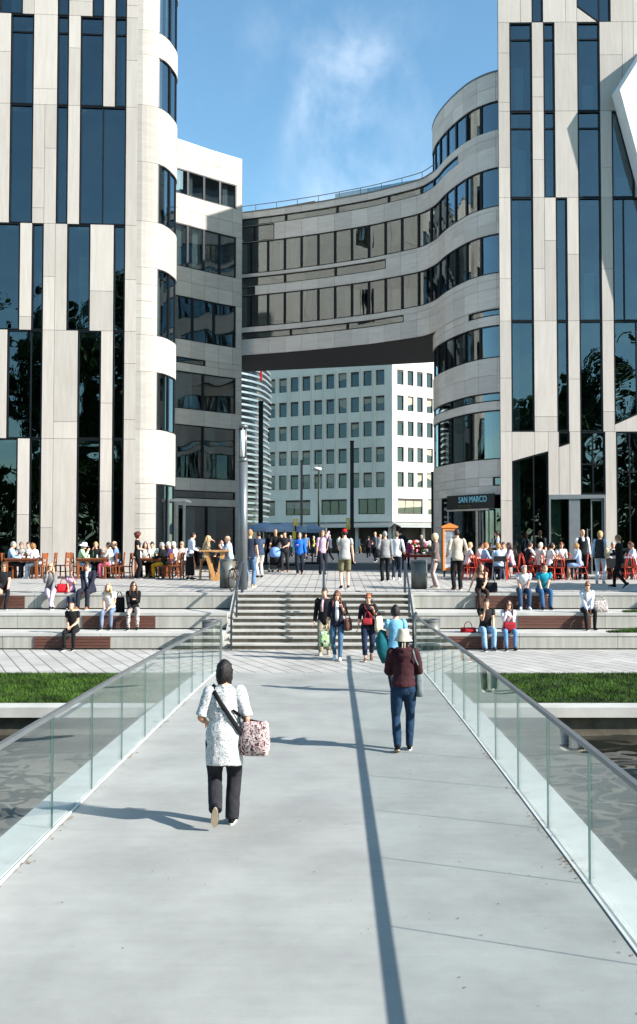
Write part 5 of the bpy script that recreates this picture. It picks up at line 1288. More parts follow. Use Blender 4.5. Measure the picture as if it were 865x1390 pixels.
# ------------------------------------------------------------------ the people of the picture
def stand(px, fy, H, yaw, label, top, bot, hair, plane='plaza', pose='stand', **kw):
    p = on_plaza(px, fy) if plane == 'plaza' else (ground(px, fy, 0) if plane == 'low' else None)
    if plane == 'deck':
        Y = 12
        for _ in range(12): Y = ground(px, fy, deck_z(Y)).y
        p = ground(px, fy, deck_z(Y))
    return person(p, yaw, H, pose, label, top, bot, hair, **kw)
BLK=(28,28,30); NAVY=(34,38,56); JEAN=(52,72,98); LJEAN=(120,150,182); WHT=(228,228,226); GRY=(150,152,152); BEI=(176,164,148)
BR=(62,42,32); DB=(36,26,22); BLD=(206,172,124); GREY=(168,164,158); RED=(150,70,44)
M_tunic = pattern_cloth('grey speckled white cotton', [(0,(96,100,106)),(.40,(160,163,165)),(.47,(206,207,205))], 105)
M_floral = pattern_cloth('pink floral canvas', [(0,(44,38,50)),(.39,(170,126,130)),(.45,(206,198,192)),(.52,(190,160,156)),(.575,(84,74,78))], 30)
M_stripe = pattern_cloth('striped jersey', [(0,(90,110,160)),(.28,(225,225,230)),(.62,(190,120,130))], 5.5, 'stripes')
M_mosaic = pattern_cloth('black and white print', [(0,(30,30,32)),(.42,(190,180,175)),(.52,(60,58,60)),(.6,(210,205,200))], 22)
M_olive = pattern_cloth('olive patterned blouse', [(0,(70,66,54)),(.45,(150,142,118)),(.55,(190,184,160))], 18)
# --- on the footbridge
h1 = stand(304, 1122, 1.54, 2, 'person in a white speckled tunic and dark trousers walking away with a floral bag', ('tunic', M_tunic), ('wide', (44,44,48)), ('nape', (30,24,24)), 'deck', 'walk',
  shoe=(30,30,34), skin='b', fem=True, arms=((.21,.20,.14),(.25,.09,.0)), det=1, legs={-1:((-.072,-.16,.235),1.22), 1:((.075,.10,.085),-.02)}, head=(-14,-4), extras=[('strap',(34,34,36),1,.024)], bodyvox=.010)
T1 = h1['T']; c1 = W(h1, T1(.325,-.05,-.17))
bag('shoulder_bag', 'pink floral canvas shoulder bag at the hip of the white tunic walker', 'bag', c1, (.27,.14,.31), M_floral, [W(h1, T1(.22,-.10,.22)), W(h1, T1(.10,-.125,.30)), W(h1, T1(.20,-.02,.20))], yaw=-8, strap_m=cloth((34,34,36)))
h2 = stand(548, 1020, 1.55, -2, 'person in a maroon hooded sweater, cream bucket hat and blue jeans walking away', ('hoodie', (60,34,38)), ('slim', (34,56,80)), ('bucket', (190,181,164), DB), 'deck', 'walk',
  shoe=(24,24,26), skin='b', fem=True, arms=((.16,.30,.18),(.18,.28,.16)), det=1, stride=.62, extras=['hood'], legs={1:((.085,.10,.085),-.05), -1:((-.085,-.10,.11),.35)}, sc_w=1.05)
T2 = h2['T']
bag('shoulder_bag', 'grey shoulder bag under the right arm of the maroon sweater walker', 'bag', W(h2, T2(.225,.09,-.14)), (.10,.24,.30), cloth((112,120,122)), [W(h2, T2(.14,-.06,.53)), W(h2, T2(.16,-.12,.40))], yaw=0)
# --- lower quay
Y = 17.6; p = (pxX(537, Y), Y, deck_z(Y))
h3 = person(p, 4, 1.60, 'walk', 'person in a pale turquoise T-shirt walking away with teal jacket over the arm', ('tee', (120,176,206)), ('trousers', (40,44,54)), ('bob', (34,26,24)), arms=('fold','hang'), fem=True, stride=.6)
T3 = h3['T']; jb = MB(); q = [W(h3, T3(*a)) for a in ((-.24,.10,.30),(-.27,.06,.12),(-.24,.02,-.10),(-.20,.02,-.32))]
jb.loft(q, [(.07,.06),(.12,.11),(.13,.10),(.07,.04)], V((1,0,0)), 12); jb.v = [tuple(V(v)+V((random.gauss(0,.010),random.gauss(0,.01),random.gauss(0,.01)))) for v in jb.v]
tag(jb.build('folded_jacket', cloth((24,92,100)), None, True), 'teal jacket draped over the arm of the turquoise T-shirt walker', 'jacket')
h4 = stand(500, 897, 1.62, 178, 'red-haired woman in black top and cropped dark jeans coming down the stairs', ('mid', (32,32,38)), ('capri', (36,46,68)), ('short', (176,84,46)), 'low', 'walk', fem=True, arms=('strap','hang'), stride=.7, shoe=(120,80,60), extras=['sunglasses',('strap',(150,44,52),-1,.014)])
bag('handbag', 'small red cross-body bag on the red-haired woman in black', 'bag', W(h4, h4['T'](.02,.16,.02)), (.24,.07,.16), cloth((158,48,56)), None, 0)
bag('tote_bag', 'cream and black tote under the arm of the red-haired woman', 'bag', W(h4, h4['T'](-.27,.06,-.14)), (.36,.12,.34), cloth((206,190,160)), [W(h4, h4['T'](-.15,.02,.53)), W(h4, h4['T'](-.16,-.03,.53))], 65, cloth(BLK))
h5 = stand(458, 896, 1.68, 176, 'curly-haired woman in navy cardigan and jeans carrying shopping bags', ('mid', (38,38,54), (226,226,230)), ('slim', (74,104,132)), ('long', (112,68,50)), 'low', 'walk', fem=True, arms=('strap','hang'), stride=-.7, shoe=(222,222,222), extras=['sunglasses'])
bag('handbag', 'brown leather handbag on the navy cardigan woman', 'bag', W(h5, h5['T'](-.27,.06,-.18)), (.34,.13,.30), cloth((92,62,52)), [W(h5, h5['T'](-.15,.02,.53)), W(h5, h5['T'](-.16,-.04,.53))], 70)
M_plas = pattern_cloth('printed plastic bag', [(0,(60,70,66)),(.40,(150,170,140)),(.5,(120,170,70)),(.56,(190,196,186)),(.66,(96,112,120))], 9)
hp_ = W(h5, h5['wr'][1]); bag('shopping_bag', 'printed green and grey plastic shopping bag held by the navy cardigan woman', 'bag', hp_-V((.02,.0,.52)), (.34,.20,.36), M_plas, None, 20)
h6 = stand(441, 889, 1.70, 172, 'person in black jacket and pink scarf half hidden behind the navy cardigan woman', ('jacket', (30,30,32)), ('trousers', (150,140,120)), ('short', (60,52,48)), 'low', 'walk', arms=('hang','hang'), stride=.5, shoe=(150,140,120), extras=[('scarf',(190,160,166))])
# --- seated on the terraces
def on_step(px, riser, yaw, label, top, bot, hair, H=1.7, **kw):
    Yr, z0, z1 = ((R1, 0, Z1), (R2, Z1, Z2), (R3, Z2, Z3))[riser-1]; Y = Yr+.20
    return person((pxX(px, Y), Y, z0), yaw, H, 'step', label, top, bot, hair, seat=z1-z0, **kw)
s7 = on_step(101, 1, 178, 'woman in black looking down at her phone on the lowest terrace', ('tee', BLK), ('slim', BLK), ('short', BR), 1.62, fem=True, arms=('phone','phone'), head=(0,-35), lean=.22, legs={-1:((-.13,.42,.085),), 1:((.10,.46,.085),)})
s8 = on_step(151, 2, 178, 'long-haired woman in white T-shirt and jeans bent over on the middle terrace', ('tee', WHT), ('slim', (110,124,146)), ('long', BLD), 1.64, fem=True, arms=('phone','lap'), head=(0,-45), lean=.35)
s9 = on_step(182, 2, 190, 'woman in black cardigan and patterned trousers drinking on the middle terrace', ('long', BLK), ('slim', M_mosaic), ('long', (70,46,36)), 1.66, fem=True, arms=((.06,.24,.32),'lap'), head=(15,-5), extras=['sunglasses'], shoe=BLK)
s10 = on_step(70, 3, 192, 'blonde woman in grey waistcoat and lilac trousers on the top terrace edge', ('vest', (110,108,110), (130,128,130)), ('slim', (214,196,214)), ('long', BLD), 1.68, fem=True, arms=('low','chin'), head=(-12,-8), lean=.2, extras=['sunglasses'], legs={-1:((-.02,.52,.10),), 1:((-.10,.40,.085),)})
s11 = on_step(98, 3, 190, 'little girl in pink and white T-shirt sitting between two adults', ('tee', (222,170,196)), ('slim', (52,70,110)), ('pony', (120,84,58)), 1.18, fem=True, arms=('chin','lap'), head=(10,-5))
s12 = on_step(123, 3, 168, 'man in navy suit and sunglasses leaning forward on the top terrace', ('jacket', (40,42,56), (214,218,226)), ('trousers', (38,40,52)), ('short', (66,50,40)), 1.80, arms=('lap','low'), lean=.25, extras=['sunglasses'], shoe=(140,90,60), head=(6,0))
s13 = on_step(5, 3, 205, 'person in black with sunglasses at the left end, one leg stretched along the wood', ('tee', (30,30,32)), ('slim', (34,34,36)), ('short', (90,66,50)), 1.74, arms=('lap','lap'), extras=['sunglasses'], legs={1:((.42,.50,.44),), -1:((-.02,.44,.085),)})
s14 = on_step(652, 3, 182, 'long-haired woman in a black dress reading her phone on the top terrace', ('tank', (26,26,28)), ('slim', (58,46,42)), ('long', (66,44,36)), 1.66, fem=True, arms=('phone','prop'), head=(0,-30), lean=.18, shoe=BLK)
s15 = on_step(709, 3, 176, 'man in white cap and white T-shirt bent over his phone', ('tee', (222,222,224)), ('trousers', JEAN), ('cap', (236,236,236), BR), 1.78, arms=('low','low'), lean=.55, head=(0,-40), shoe=(190,196,204))
s16 = on_step(735, 3, 184, 'man in teal T-shirt bent over his phone beside the white cap', ('tee', (30,140,164)), ('trousers', (58,92,128)), ('short', (48,36,30)), 1.78, arms=('low','low'), lean=.45, head=(0,-42))
s17 = on_step(658, 1, 184, 'man in black T-shirt and light blue jeans resting chin on hand, lowest terrace', ('tee', (38,38,38)), ('trousers', (134,166,198)), ('short', (60,44,36)), 1.80, arms=('knee','chin'), lean=.2, head=(-20,-4), shoe=(60,60,66))
s18 = on_step(689, 1, 178, 'woman in white blouse with red bag beside the man in black T-shirt', ('long', (226,226,232)), ('slim', (92,132,170)), ('long', (80,54,44)), 1.66, fem=True, arms=('low','chin'), extras=['sunglasses',('strap',(120,40,46),-1,.012)], lean=.16)
bag('handbag', 'red leather handbag on the lap of the white blouse woman', 'bag', W(s18, s18['T'](0,.26,-.0)), (.34,.14,.24), cloth((150,40,48)), None, 0)
s19 = on_step(795, 2, 180, 'woman in white shirt, scarf and dark trousers with sunglasses on right terrace', ('long', (214,220,234)), ('slim', BLK), ('short', (120,84,54)), 1.70, fem=True, arms=('low','low'), lean=.2, extras=['sunglasses',('scarf',(186,180,168))], head=(-20,0))
def set_on(px, Y, z): return V((pxX(px, Y), Y, z))
bag('rucksack', 'black rucksack between the two women on the middle left terrace', 'rucksack', set_on(163, R2+.25, Z2), (.30,.20,.42), cloth(BLK), None, 0)
bag('shopping_bag', 'bright red bag beside the little girl on the left terrace', 'bag', set_on(87.5, R3+.15, Z3), (.40,.24,.26), cloth((206,40,52)), None, 0)
bag('tote_bag', 'grey and white bag beside the white shirt woman on the right terrace', 'bag', set_on(813, R2+.28, Z2), (.46,.26,.32), M_mosaic, None, 10)
bag('handbag', 'black bag beside the woman in the black dress', 'bag', set_on(667, R3+.2, Z3), (.34,.2,.3), cloth((36,36,40)), None, 0)
bag('red_pouch', 'flat red pouch left of the man in black T-shirt', 'bag', set_on(635, R1+.25, Z1), (.42,.2,.13), cloth((160,36,44)), None, 0)
b = MB(); c_ = set_on(671.5, R3+.3, Z3); b.tube([c_, c_+V((0,0,.16)), c_+V((0,0,.21)), c_+V((0,0,.25))], [.035,.035,.014,.014], 10); tag(b.build('drink_bottle', mat('clear bottle', (190,205,190), .2), None, True), 'small drink bottle next to the black bag on the top terrace', 'bottle')
# --- standing on the plaza
p21 = stand(186, 786, 1.70, -80, 'standing person with auburn curly hair dressed in black at the left tables', ('tee', BLK), ('trousers', BLK), ('curly', (96,44,36)), fem=True, arms=('fold','fold'), shoe=(60,56,56))
p22 = stand(258, 787, 1.72, -60, 'person in pale shirt and long black apron standing at the wooden high table', ('long', (206,212,226)), ('apron', BLK), ('short', DB), arms=('table','fold'), lean=.12)
p25 = stand(339, 797, 1.84, -12, 'man in navy T-shirt and jeans standing behind the bicycle', ('tee', (40,48,64)), ('trousers', (96,124,156)), ('short', (170,132,88)), arms=('hang','hang'), shoe=(200,170,120))
p26 = stand(353, 784, 1.74, 30, 'person in navy shirt and white trousers turned away near the stroller', ('tee', (56,70,92)), ('slim', (216,214,208)), ('short', (58,42,34)), arms=('fold','fold'), lean=.14)
p27 = stand(374, 776, 1.78, 180, 'blonde woman in black top pushing a stroller with blue cover', ('mid', (30,30,32)), ('trousers', BLK), ('short', (196,156,110)), fem=True, arms=('push','push'), head=(15,0))
p28 = stand(387, 777, 1.74, 170, 'man in dark grey clothes walking just behind the stroller', ('tee', (48,46,48)), ('trousers', (40,40,42)), ('short', DB), pose='walk', arms=('fold','hang'), shoe=(120,64,50), stride=.8)
p29 = stand(407, 780, 1.68, 178, 'grey-haired woman in bright blue jacket walking towards the stairs', ('jacket', (40,104,196)), ('trousers', (34,38,48)), ('short', (150,144,136)), pose='walk', fem=True, arms=('hang','fold2'), stride=.35, shoe=(90,50,44))
p30 = stand(437.5, 780, 1.76, 205, 'person in striped jersey shading the face with one hand', ('mid', M_stripe), ('trousers', (34,36,46)), ('short', (176,132,88)), fem=True, arms=('face','hang'), head=(-30,0))
p31 = stand(468, 799, 1.86, 4, 'man in red cap, grey T-shirt and khaki shorts at the top of the stairs', ('tee', (166,166,162)), ('shorts', (116,112,84)), ('cap', (192,36,44), DB), arms=('fold','hang'), shoe=(70,38,48), head=(0,2), skin='c')
p32 = stand(523, 789, 1.76, 8, 'grey-haired man in grey jacket and black trousers seen from behind', ('jacket', (138,138,138)), ('trousers', (28,28,30)), ('short', GREY), arms=('side','hang'), shoe=BLK)
bag('shoulder_bag', 'black bag hanging at the left of the grey jacket man', 'bag', W(p32, p32['T'](-.27,.0,-.12)), (.16,.34,.32), cloth(BLK), [W(p32, p32['T'](-.14,-.03,.54)), W(p32, p32['T'](-.15,.03,.54))], 0)
p33 = stand(538.5, 787, 1.74, -15, 'person in white top and dark trousers right beside the grey jacket man', ('long', (222,222,224)), ('trousers', (44,52,64)), ('short', (110,96,84)), arms=('fold','side'), shoe=WHT)
p34 = stand(544, 774, 1.82, 20, 'tall dark-dressed man beyond the white top person', ('long', (46,48,58)), ('trousers', (36,38,46)), ('short', DB), arms=('fold','hang'))
p35 = stand(552.5, 771, 1.36, 0, 'child in pink jacket standing beside tall dark-dressed man', ('jacket', (190,84,130)), ('slim', (44,48,70)), ('pony', (60,44,36)), fem=True)
p36 = stand(592, 798, 1.72, 78, 'blonde woman in brown jacket and dusty pink trousers facing left', ('jacket', (112,98,92)), ('trousers', (186,166,162)), ('bob', (222,200,160)), fem=True, arms=('fold','fold2'), shoe=(190,176,160), head=(10,-4))
p37 = stand(621, 801, 1.86, 8, 'man in beige shirt and black trousers seen from behind by the menu board', ('long', (186,174,158)), ('trousers', (30,32,34)), ('short', (54,40,34)), arms=('side','side'), shoe=(80,60,50))
p38 = stand(791, 787, 1.82, 182, 'bald waiter in black waistcoat, white shirt and bow tie', ('vest', (28,30,32), (230,232,234)), ('trousers', BLK), ('none', BLK), arms=('hang','hang'), extras=['bowtie'], head=(10,0))
p39 = stand(815, 793, 1.78, -30, 'blonde woman in dark waistcoat and white trousers seen from behind', ('vest', (56,54,54), (170,196,214)), ('slim', (220,222,224)), ('bob', (196,160,110)), fem=True, arms=('hang','fold'), shoe=(190,150,130))
bag('shoulder_bag', 'tan shoulder bag of the blonde woman in the dark waistcoat', 'bag', W(p39, p39['T'](.22,.05,-.02)), (.34,.16,.30), cloth((206,184,150)), [W(p39, p39['T'](.13,.02,.54)), W(p39, p39['T'](.14,-.04,.54))], 60)
p40 = stand(842, 798, 1.68, 62, 'person in black jacket and black trousers stepping left at the right edge', ('jacket', BLK, (220,220,222)), ('slim', (26,26,28)), ('short', (140,100,66)), pose='walk', arms=('fold','fold2'), stride=.8)
# far waiter at the restaurant door
Y = 38.2; person((pxX(676, Y), Y, plaza_z(Y)), 80, 1.74, 'stand', 'waiter in black waistcoat standing at the restaurant entrance', ('vest', (30,30,34), (206,212,226)), ('trousers', BLK), ('short', DB), arms=('fold','hang'))
# --- small figures in the street
far_p = [(395,757,'tee',(70,84,110),BLK,'man in slate blue top just left of the blue jacket woman'),(425,757,'tee',(196,190,96),NAVY,'figure in lime yellow top under the slate parasol'),(415,760,'tee',(96,122,156),NAVY,'figure in steel blue shirt in the shade behind the blue jacket woman'),
 (487.5,751,'tee',(140,170,204),(150,120,80),'figure in pale blue shirt and tan trousers crossing the far street'),(500.5,758,'jacket',(54,40,48),BLK,'figure in dark jacket with red bag in the far street'),(510,763,'tee',(100,108,120),NAVY,'figure in grey top and jeans right of the dark jacketed walker'),(515.5,759,'tee',(196,160,90),BEI,'figure in mustard top in the shaded street'),
 (448,762,'tee',(70,80,100),BLK,'dark-clad figure half hidden behind the striped jersey'),(461,757,'long',(60,60,70),BLK,'dark-clad figure in the street left of the red cap man'),(573,757,'long',(40,42,48),BLK,'dark-clad figure before the flower display'),(366,765,'long',(36,38,42),BLK,'dark figure in shade left of the stroller'),(381,759,'tee',(150,150,160),JEAN,'figure in grey top behind the stroller woman')]
for i, (px, fy, tp, tc_, bc, lb) in enumerate(far_p):
    stand(px, fy, uni(1.64, 1.8), random.choice((0,180,60,-70,150)), lb, (tp, tc_), ('trousers', bc), ('short', random.choice((DB,BR,BLD,GREY))), pose='walk', arms=('hang','fold'), stride=random.choice((-.8,.7)))

# ------------------------------------------------------------------ café furniture
M_cwood = mat('reddish cafe wood', (138,78,46), .55, var=.2, scale=3, stretch=(8,8,1)); M_cwood2 = mat('light oak', (190,142,88), .55, var=.15, scale=3, stretch=(8,8,1)); M_redmet = mat('red painted metal', (186,58,38), .4, var=.05)
def wooden_chair():
    r = empty('wooden_chair', (0,0,0))
    b = MB(); b.box((-.21,-.20,.43),(.21,.22,.47)); b.build('seat', M_cwood, r)
    b = MB(); b.box((-.21,-.235,.72),(.21,-.205,.94)); b.box((-.19,-.228,.56),(.19,-.208,.62)); b.build('backrest', M_cwood, r)
    for sx in (-1, 1):
        b = MB(); b.bar((sx*.19,.19,0),(sx*.19,.19,.43),.045,up=(0,1,0)); b.build('leg', M_cwood, r)
        b = MB(); b.bar((sx*.195,-.22,0),(sx*.195,-.19,.45),.045,up=(0,1,0)); b.bar((sx*.195,-.19,.45),(sx*.195,-.235,.95),.042,up=(0,1,0)); b.build('leg', M_cwood, r)
    b = MB()
    for sx in (-1, 1): b.bar((sx*.19,-.19,.22),(sx*.19,.19,.22),.025)
    b.bar((-.19,0,.22),(.19,0,.22),.025); b.build('stretcher', M_cwood, r); return r
def red_chair():
    r = empty('cafe_chair', (0,0,0)); t = .017
    b = MB(); b.tube([(0,.01,.445),(0,.01,.465)], .205, 20); b.build('seat', M_redmet, r, True)
    b = MB(); hoop = [V((.19*math.cos(a), -.20-.05*math.sin(a), .46+.46*math.sin(a))) for a in [PI*i/12 for i in range(13)]]; b.tube(hoop, t, 8)
    h2_ = [V((.11*math.cos(a), -.195-.04*math.sin(a), .46+.36*math.sin(a))) for a in [PI*i/10 for i in range(11)]]; b.tube(h2_, t*.8, 6); b.build('backrest', M_redmet, r, True)
    for sx in (-1, 1):
        for sy in (-1, 1):
            b = MB(); b.tube([(sx*.15,sy*.14,.45),(sx*.18,sy*.19+(-.02 if sy < 0 else 0),.22),(sx*.20,sy*.22+(-.03 if sy < 0 else 0),0)], t, 7); b.build('leg', M_redmet, r, True)
    b = MB(); b.tube([V((.17*math.cos(a), .17*math.sin(a), .24)) for a in [2*PI*i/14 for i in range(15)]], t*.6, 6); b.build('stretcher', M_redmet, r, True); return r
def black_chair():
    r = empty('folding_chair', (0,0,0))
    b = MB(); b.box((-.21,-.2,.44),(.21,.2,.47)); b.build('seat', M_black, r)
    b = MB(); b.box((-.22,-.235,.68),(.22,-.205,.88)); b.build('backrest', M_black, r)
    for sx in (-1, 1):
        b = MB(); b.bar((sx*.22,.2,0),(sx*.22,-.22,.9),.03); b.build('leg', M_alu, r)
        b = MB(); b.bar((sx*.19,-.24,0),(sx*.19,.16,.45),.03); b.build('leg', M_alu, r)
    return r
PROTO = {}
def chair(kind, loc, yaw, label, group):
    if kind not in PROTO: PROTO[kind] = {'w': wooden_chair, 'r': red_chair, 'k': black_chair}[kind](); o = PROTO[kind]
    else: o = copy_tree(PROTO[kind])
    o.location = loc; o.rotation_euler = (0, 0, R(yaw)); tag(o, label, 'chair', group); return o
def wood_table(px, Y, L_, D_, label, m_=None, legm=None, h=.75):
    x = pxX(px, Y); z0 = plaza_z(Y); r = empty('cafe_table', (x, Y, z0), 0, label, 'table'); m_ = m_ or M_cwood
    b = MB(); b.box((-L_/2,-D_/2,h-.04),(L_/2,D_/2,h)); b.build('tabletop', m_, r, world=False)
    b = MB(); b.box((-L_/2+.06,-D_/2+.06,h-.12),(L_/2-.06,D_/2-.06,h-.041)); b.build('apron', m_, r, world=False)
    for sx in (-1, 1):
        for sy in (-1, 1): b = MB(); b.box((sx*(L_/2-.04),sy*(D_/2-.04),0),(sx*(L_/2-.12),sy*(D_/2-.12),h-.04)); b.build('leg', legm or m_, r, world=False)
    return r
def item(px, Y, kind, z, label, dx=0):
    x = pxX(px, Y)+dx; b = MB(); zb = plaza_z(Y)+z
    if kind == 'glass': b.tube([(x,Y,zb),(x,Y,zb+.02),(x,Y,zb+.13)], [.028,.03,.036], 10); tag(b.build('drinking_glass', mat('drinking glass', (206,214,214), .08, spec=.8), None, True), label, 'glass')
    elif kind == 'beer': b.tube([(x,Y,zb),(x,Y,zb+.14)], [.03,.036], 10, 0); b.tube([(x,Y,zb+.141),(x,Y,zb+.165)], [.037,.037], 10, 1); tag(b.build('beer_glass', [mat('amber beer', (206,138,40), .1), M_soled], None, True), label, 'glass')
    else: b.tube([(x,Y,zb),(x,Y,zb+.17),(x,Y,zb+.21),(x,Y,zb+.27)], [.034,.034,.013,.013], 10); tag(b.build('bottle', mat('green bottle', (40,80,50), .15), None, True), label, 'bottle')
GW, GRr = 'wooden chairs at the left tables', 'red metal cafe chairs at the right tables'
def diner(px, Y, yaw, desc, top, bot, hair, kind='w', H=1.70, chair_on=True, **kw):
    z = plaza_z(Y); x = pxX(px, Y)
    kw.setdefault('arms', ('table','table')); kw.setdefault('lean', .14)
    i_ = person((x, Y, z), yaw, H, 'sit', desc, top, bot, hair, seat=.46, **kw)
    if chair_on:
        a = R(yaw); dx, dy = math.sin(a)*.03, -math.cos(a)*.03
        nm = {'w':'wooden chair','r':'red metal chair','k':'black folding chair'}[kind]
        lab = nm + ' used by the ' + ' '.join(desc.split()[:9])
        chair(kind, (x+dx, Y+dy, z), yaw, lab, GW if kind == 'w' else GRr if kind == 'r' else None)
    return i_
# left tables
wood_table(34, 35.6, 1.25, .85, 'reddish wooden table at the far left, four people around it')
diner(14, 35.6, -85, 'grey-haired man in light blue shirt at the leftmost table', ('long', (150,186,220)), ('trousers', (36,38,48)), ('short', GREY), H=1.76)
diner(31, 36.35, 178, 'person in sunglasses and patterned top behind the leftmost table', ('tee', M_mosaic), ('trousers', BLK), ('short', (120,90,80)), extras=['sunglasses'])
diner(41, 36.4, 170, 'dark-haired person in pale pink top behind the leftmost table', ('long', (222,200,202)), ('trousers', BLK), ('short', (70,48,38)))
diner(53, 35.5, 82, 'person in white jacket and pale jeans at the leftmost table', ('long', (226,226,226)), ('slim', (180,196,214)), ('bob', (150,108,64)), fem=True, lean=.32, shoe=(226,226,226), legs={1:((.14,.50,.085),),-1:((-.1,.42,.085),)})
chair('w', (pxX(68, 35.9), 35.9, plaza_z(35.9)), 95, 'empty wooden chair right behind the white jacket person', GW)
chair('w', (pxX(86, 36.4), 36.4, plaza_z(36.4)), 80, 'empty wooden chair between two left tables, against the stone', GW)
wood_table(128, 35.7, 1.15, .85, 'reddish wooden table in front of the dark window slot, four people around it')
diner(108, 35.6, -85, 'woman in white sun hat and pale green cardigan', ('long', (176,220,168)), ('slim', (150,180,210)), ('sunhat', (238,236,240), GREY), fem=True, arms=('table','chin'), lean=.24)
diner(131, 36.5, 185, 'blonde person in black behind the second table', ('long', BLK), ('trousers', BLK), ('bob', (180,144,96)), fem=True, arms=('table','chin'))
diner(152, 35.5, 84, 'woman in cream blouse and pink trousers', ('mid', (222,214,204)), ('trousers', (226,110,134)), ('short', DB), fem=True, arms=('chin','table'), legs={1:((.02,.52,.20),),-1:((-.1,.38,.085),)})
diner(160, 36.3, 100, 'balding man in mid-blue shirt at the second table', ('long', (104,130,170)), ('trousers', NAVY), ('balding', (90,74,64)), H=1.76)
chair('w', (pxX(171, 35.5), 35.5, plaza_z(35.5)), 90, 'empty wooden chair left of the standing auburn-haired person', GW)
wood_table(206, 35.9, 1.2, .85, 'reddish wooden table beside the standing auburn-haired person')
diner(198, 36.6, 185, 'dark-haired woman in white top behind the third table', ('long', (220,214,210)), ('trousers', BLK), ('long', (58,40,34)), fem=True)
diner(208, 36.7, 175, 'dark-haired person in white and green behind the third table', ('tee', (206,222,206)), ('trousers', BLK), ('short', DB))
diner(224, 35.6, 82, 'grey-haired person in black leather jacket and yellow trousers', ('jacket', BLK), ('trousers', (206,152,44)), ('short', GREY), arms=('table','reach'), legs={1:((.1,.50,.085),),-1:((-.1,.40,.085),)})
diner(233, 36.4, 95, 'white-haired person in purple cardigan in the back row', ('jacket', (66,54,92)), ('trousers', BLK), ('short', (214,208,200)))
diner(240, 36.9, 95, 'white-haired person in white shirt in the back row', ('long', (228,226,224)), ('trousers', BLK), ('short', (220,216,210)))
diner(248.5, 37.2, 170, 'person in sunglasses next to the apron-wearing waiter', ('long', (222,206,200)), ('trousers', BLK), ('short', (176,150,130)), extras=['sunglasses'])
chair('w', (pxX(240, 35.2), 35.2, plaza_z(35.2)), 85, 'empty wooden chair in the row behind the leather jacket person', GW)
# items on the left tables
for px, k_, lb in ((27,'glass','clear glass at the left end of the leftmost table'),(36,'bottle','dark green bottle on the leftmost table'),(121,'glass','clear glass on the table of the sun hat woman, left one'),(127,'bottle','dark green bottle in front of the blonde person in black'),(132,'glass','clear glass beside the dark bottle on the second table'),(139,'glass','clear glass nearest the cream blouse woman')): item(px, 35.6, k_, .75, lb)
item(203.5, 35.8, 'beer', .75, 'amber beer glass on the third table'); item(211, 35.9, 'bottle', .75, 'green bottle on the third table')
# high table with splayed legs
Y = 34.2; x = pxX(292, Y); z0 = plaza_z(Y); r = empty('high_table', (x, Y, z0), 0, 'light oak high table with splayed legs beside the litter bin', 'table')
b = MB(); b.box((-.52,-.32,1.04),(.52,.32,1.09)); b.build('tabletop', M_cwood2, r, world=False)
for a, c in (((-.30,-.2),(-.02,-.16)),((.30,-.2),(.08,-.16)),((-.30,.2),(-.02,.16)),((.30,.2),(.08,.16))): b = MB(); b.bar((a[0],a[1],1.04),(c[0]+.02,c[1],0),.10,.07,up=(0,1,0)); b.build('leg', M_cwood2, r, world=False)
def stool(px, Y, label):
    r = empty('bar_stool', (pxX(px,Y),Y,plaza_z(Y)), 0, label, 'stool', 'bar stools at the high table')
    b = MB(); b.box((-.18,-.18,.70),(.18,.18,.74)); b.build('seat', M_cwood2, r, world=False)
    for sx in (-1,1):
        for sy in (-1,1): b = MB(); b.bar((sx*.14,sy*.14,.70),(sx*.19,sy*.19,0),.04,up=(0,1,0)); b.build('leg', M_cwood2, r, world=False)
    b = MB(); b.box((-.17,-.012,.27),(.17,.012,.30)); b.box((-.012,-.17,.305),(.012,.17,.33)); b.build('footrest', M_cwood2, r, world=False)
for px, Y, yaw, lb, tp, bt, hr, kw in ((279,34.9,-80,'blonde woman in olive patterned blouse on a stool at the high table',('tee',M_olive),('slim',(70,66,60)),('long',(214,180,124)),dict(fem=True,arms=('table','face'),extras=['sunglasses'])),
                              (313,34.6,85,'balding man in light blue shirt seated at the high table',('long',(176,198,226)),('trousers',(60,66,84)),('balding',(150,130,110)),dict(arms=('chin','table')))):
    x = pxX(px, Y); person((x, Y, plaza_z(Y)), yaw, 1.72, 'sit', lb, tp, bt, hr, seat=.70, lean=.12, legs={-1:((-.12,.30,.36),),1:((.12,.30,.36),)}, **kw); stool(px, Y, 'oak bar stool under the ' + ' '.join(lb.split()[:6]))
diner(302, 36.6, 150, 'dark-haired person in dark top behind the high table', ('tee', (60,44,52)), ('trousers', BLK), ('short', (80,44,36)))
# right tables
def cloth_table(px, Y, L_, D_, label, over=(40,40,42), dy=0):
    r = wood_table(px, Y, L_, D_, label, M_redmet if over is None else M_black, M_black)
    if over is not None:
        x = pxX(px, Y); z0 = plaza_z(Y); b = MB(); b.box((x-L_/2-.02,Y-D_/2-.02,z0+.752),(x+L_/2+.02,Y+D_/2+.02,z0+.758))
        b.box((x-L_/2-.024,Y-D_/2-.026,z0+.40),(x+L_/2+.024,Y-D_/2-.021,z0+.752)); tag(b.build('tablecloth', cloth(over)), 'dark cloth draped over the ' + label.split(',')[0], 'tablecloth')
    return r
wood_table(668, 35.0, 1.1, .8, 'red cafe table amid the group left of the dark window', M_redmet, M_redmet)
diner(634, 35.6, -75, 'blonde person in white patterned top behind the beige shirt man', ('tee', (224,216,212)), ('trousers', (120,60,60)), ('short', BLD), 'r', fem=True)
diner(650, 36.2, -120, 'dark-haired person in pale pink top at the red table', ('long', (222,196,200)), ('trousers', BLK), ('short', DB), 'r')
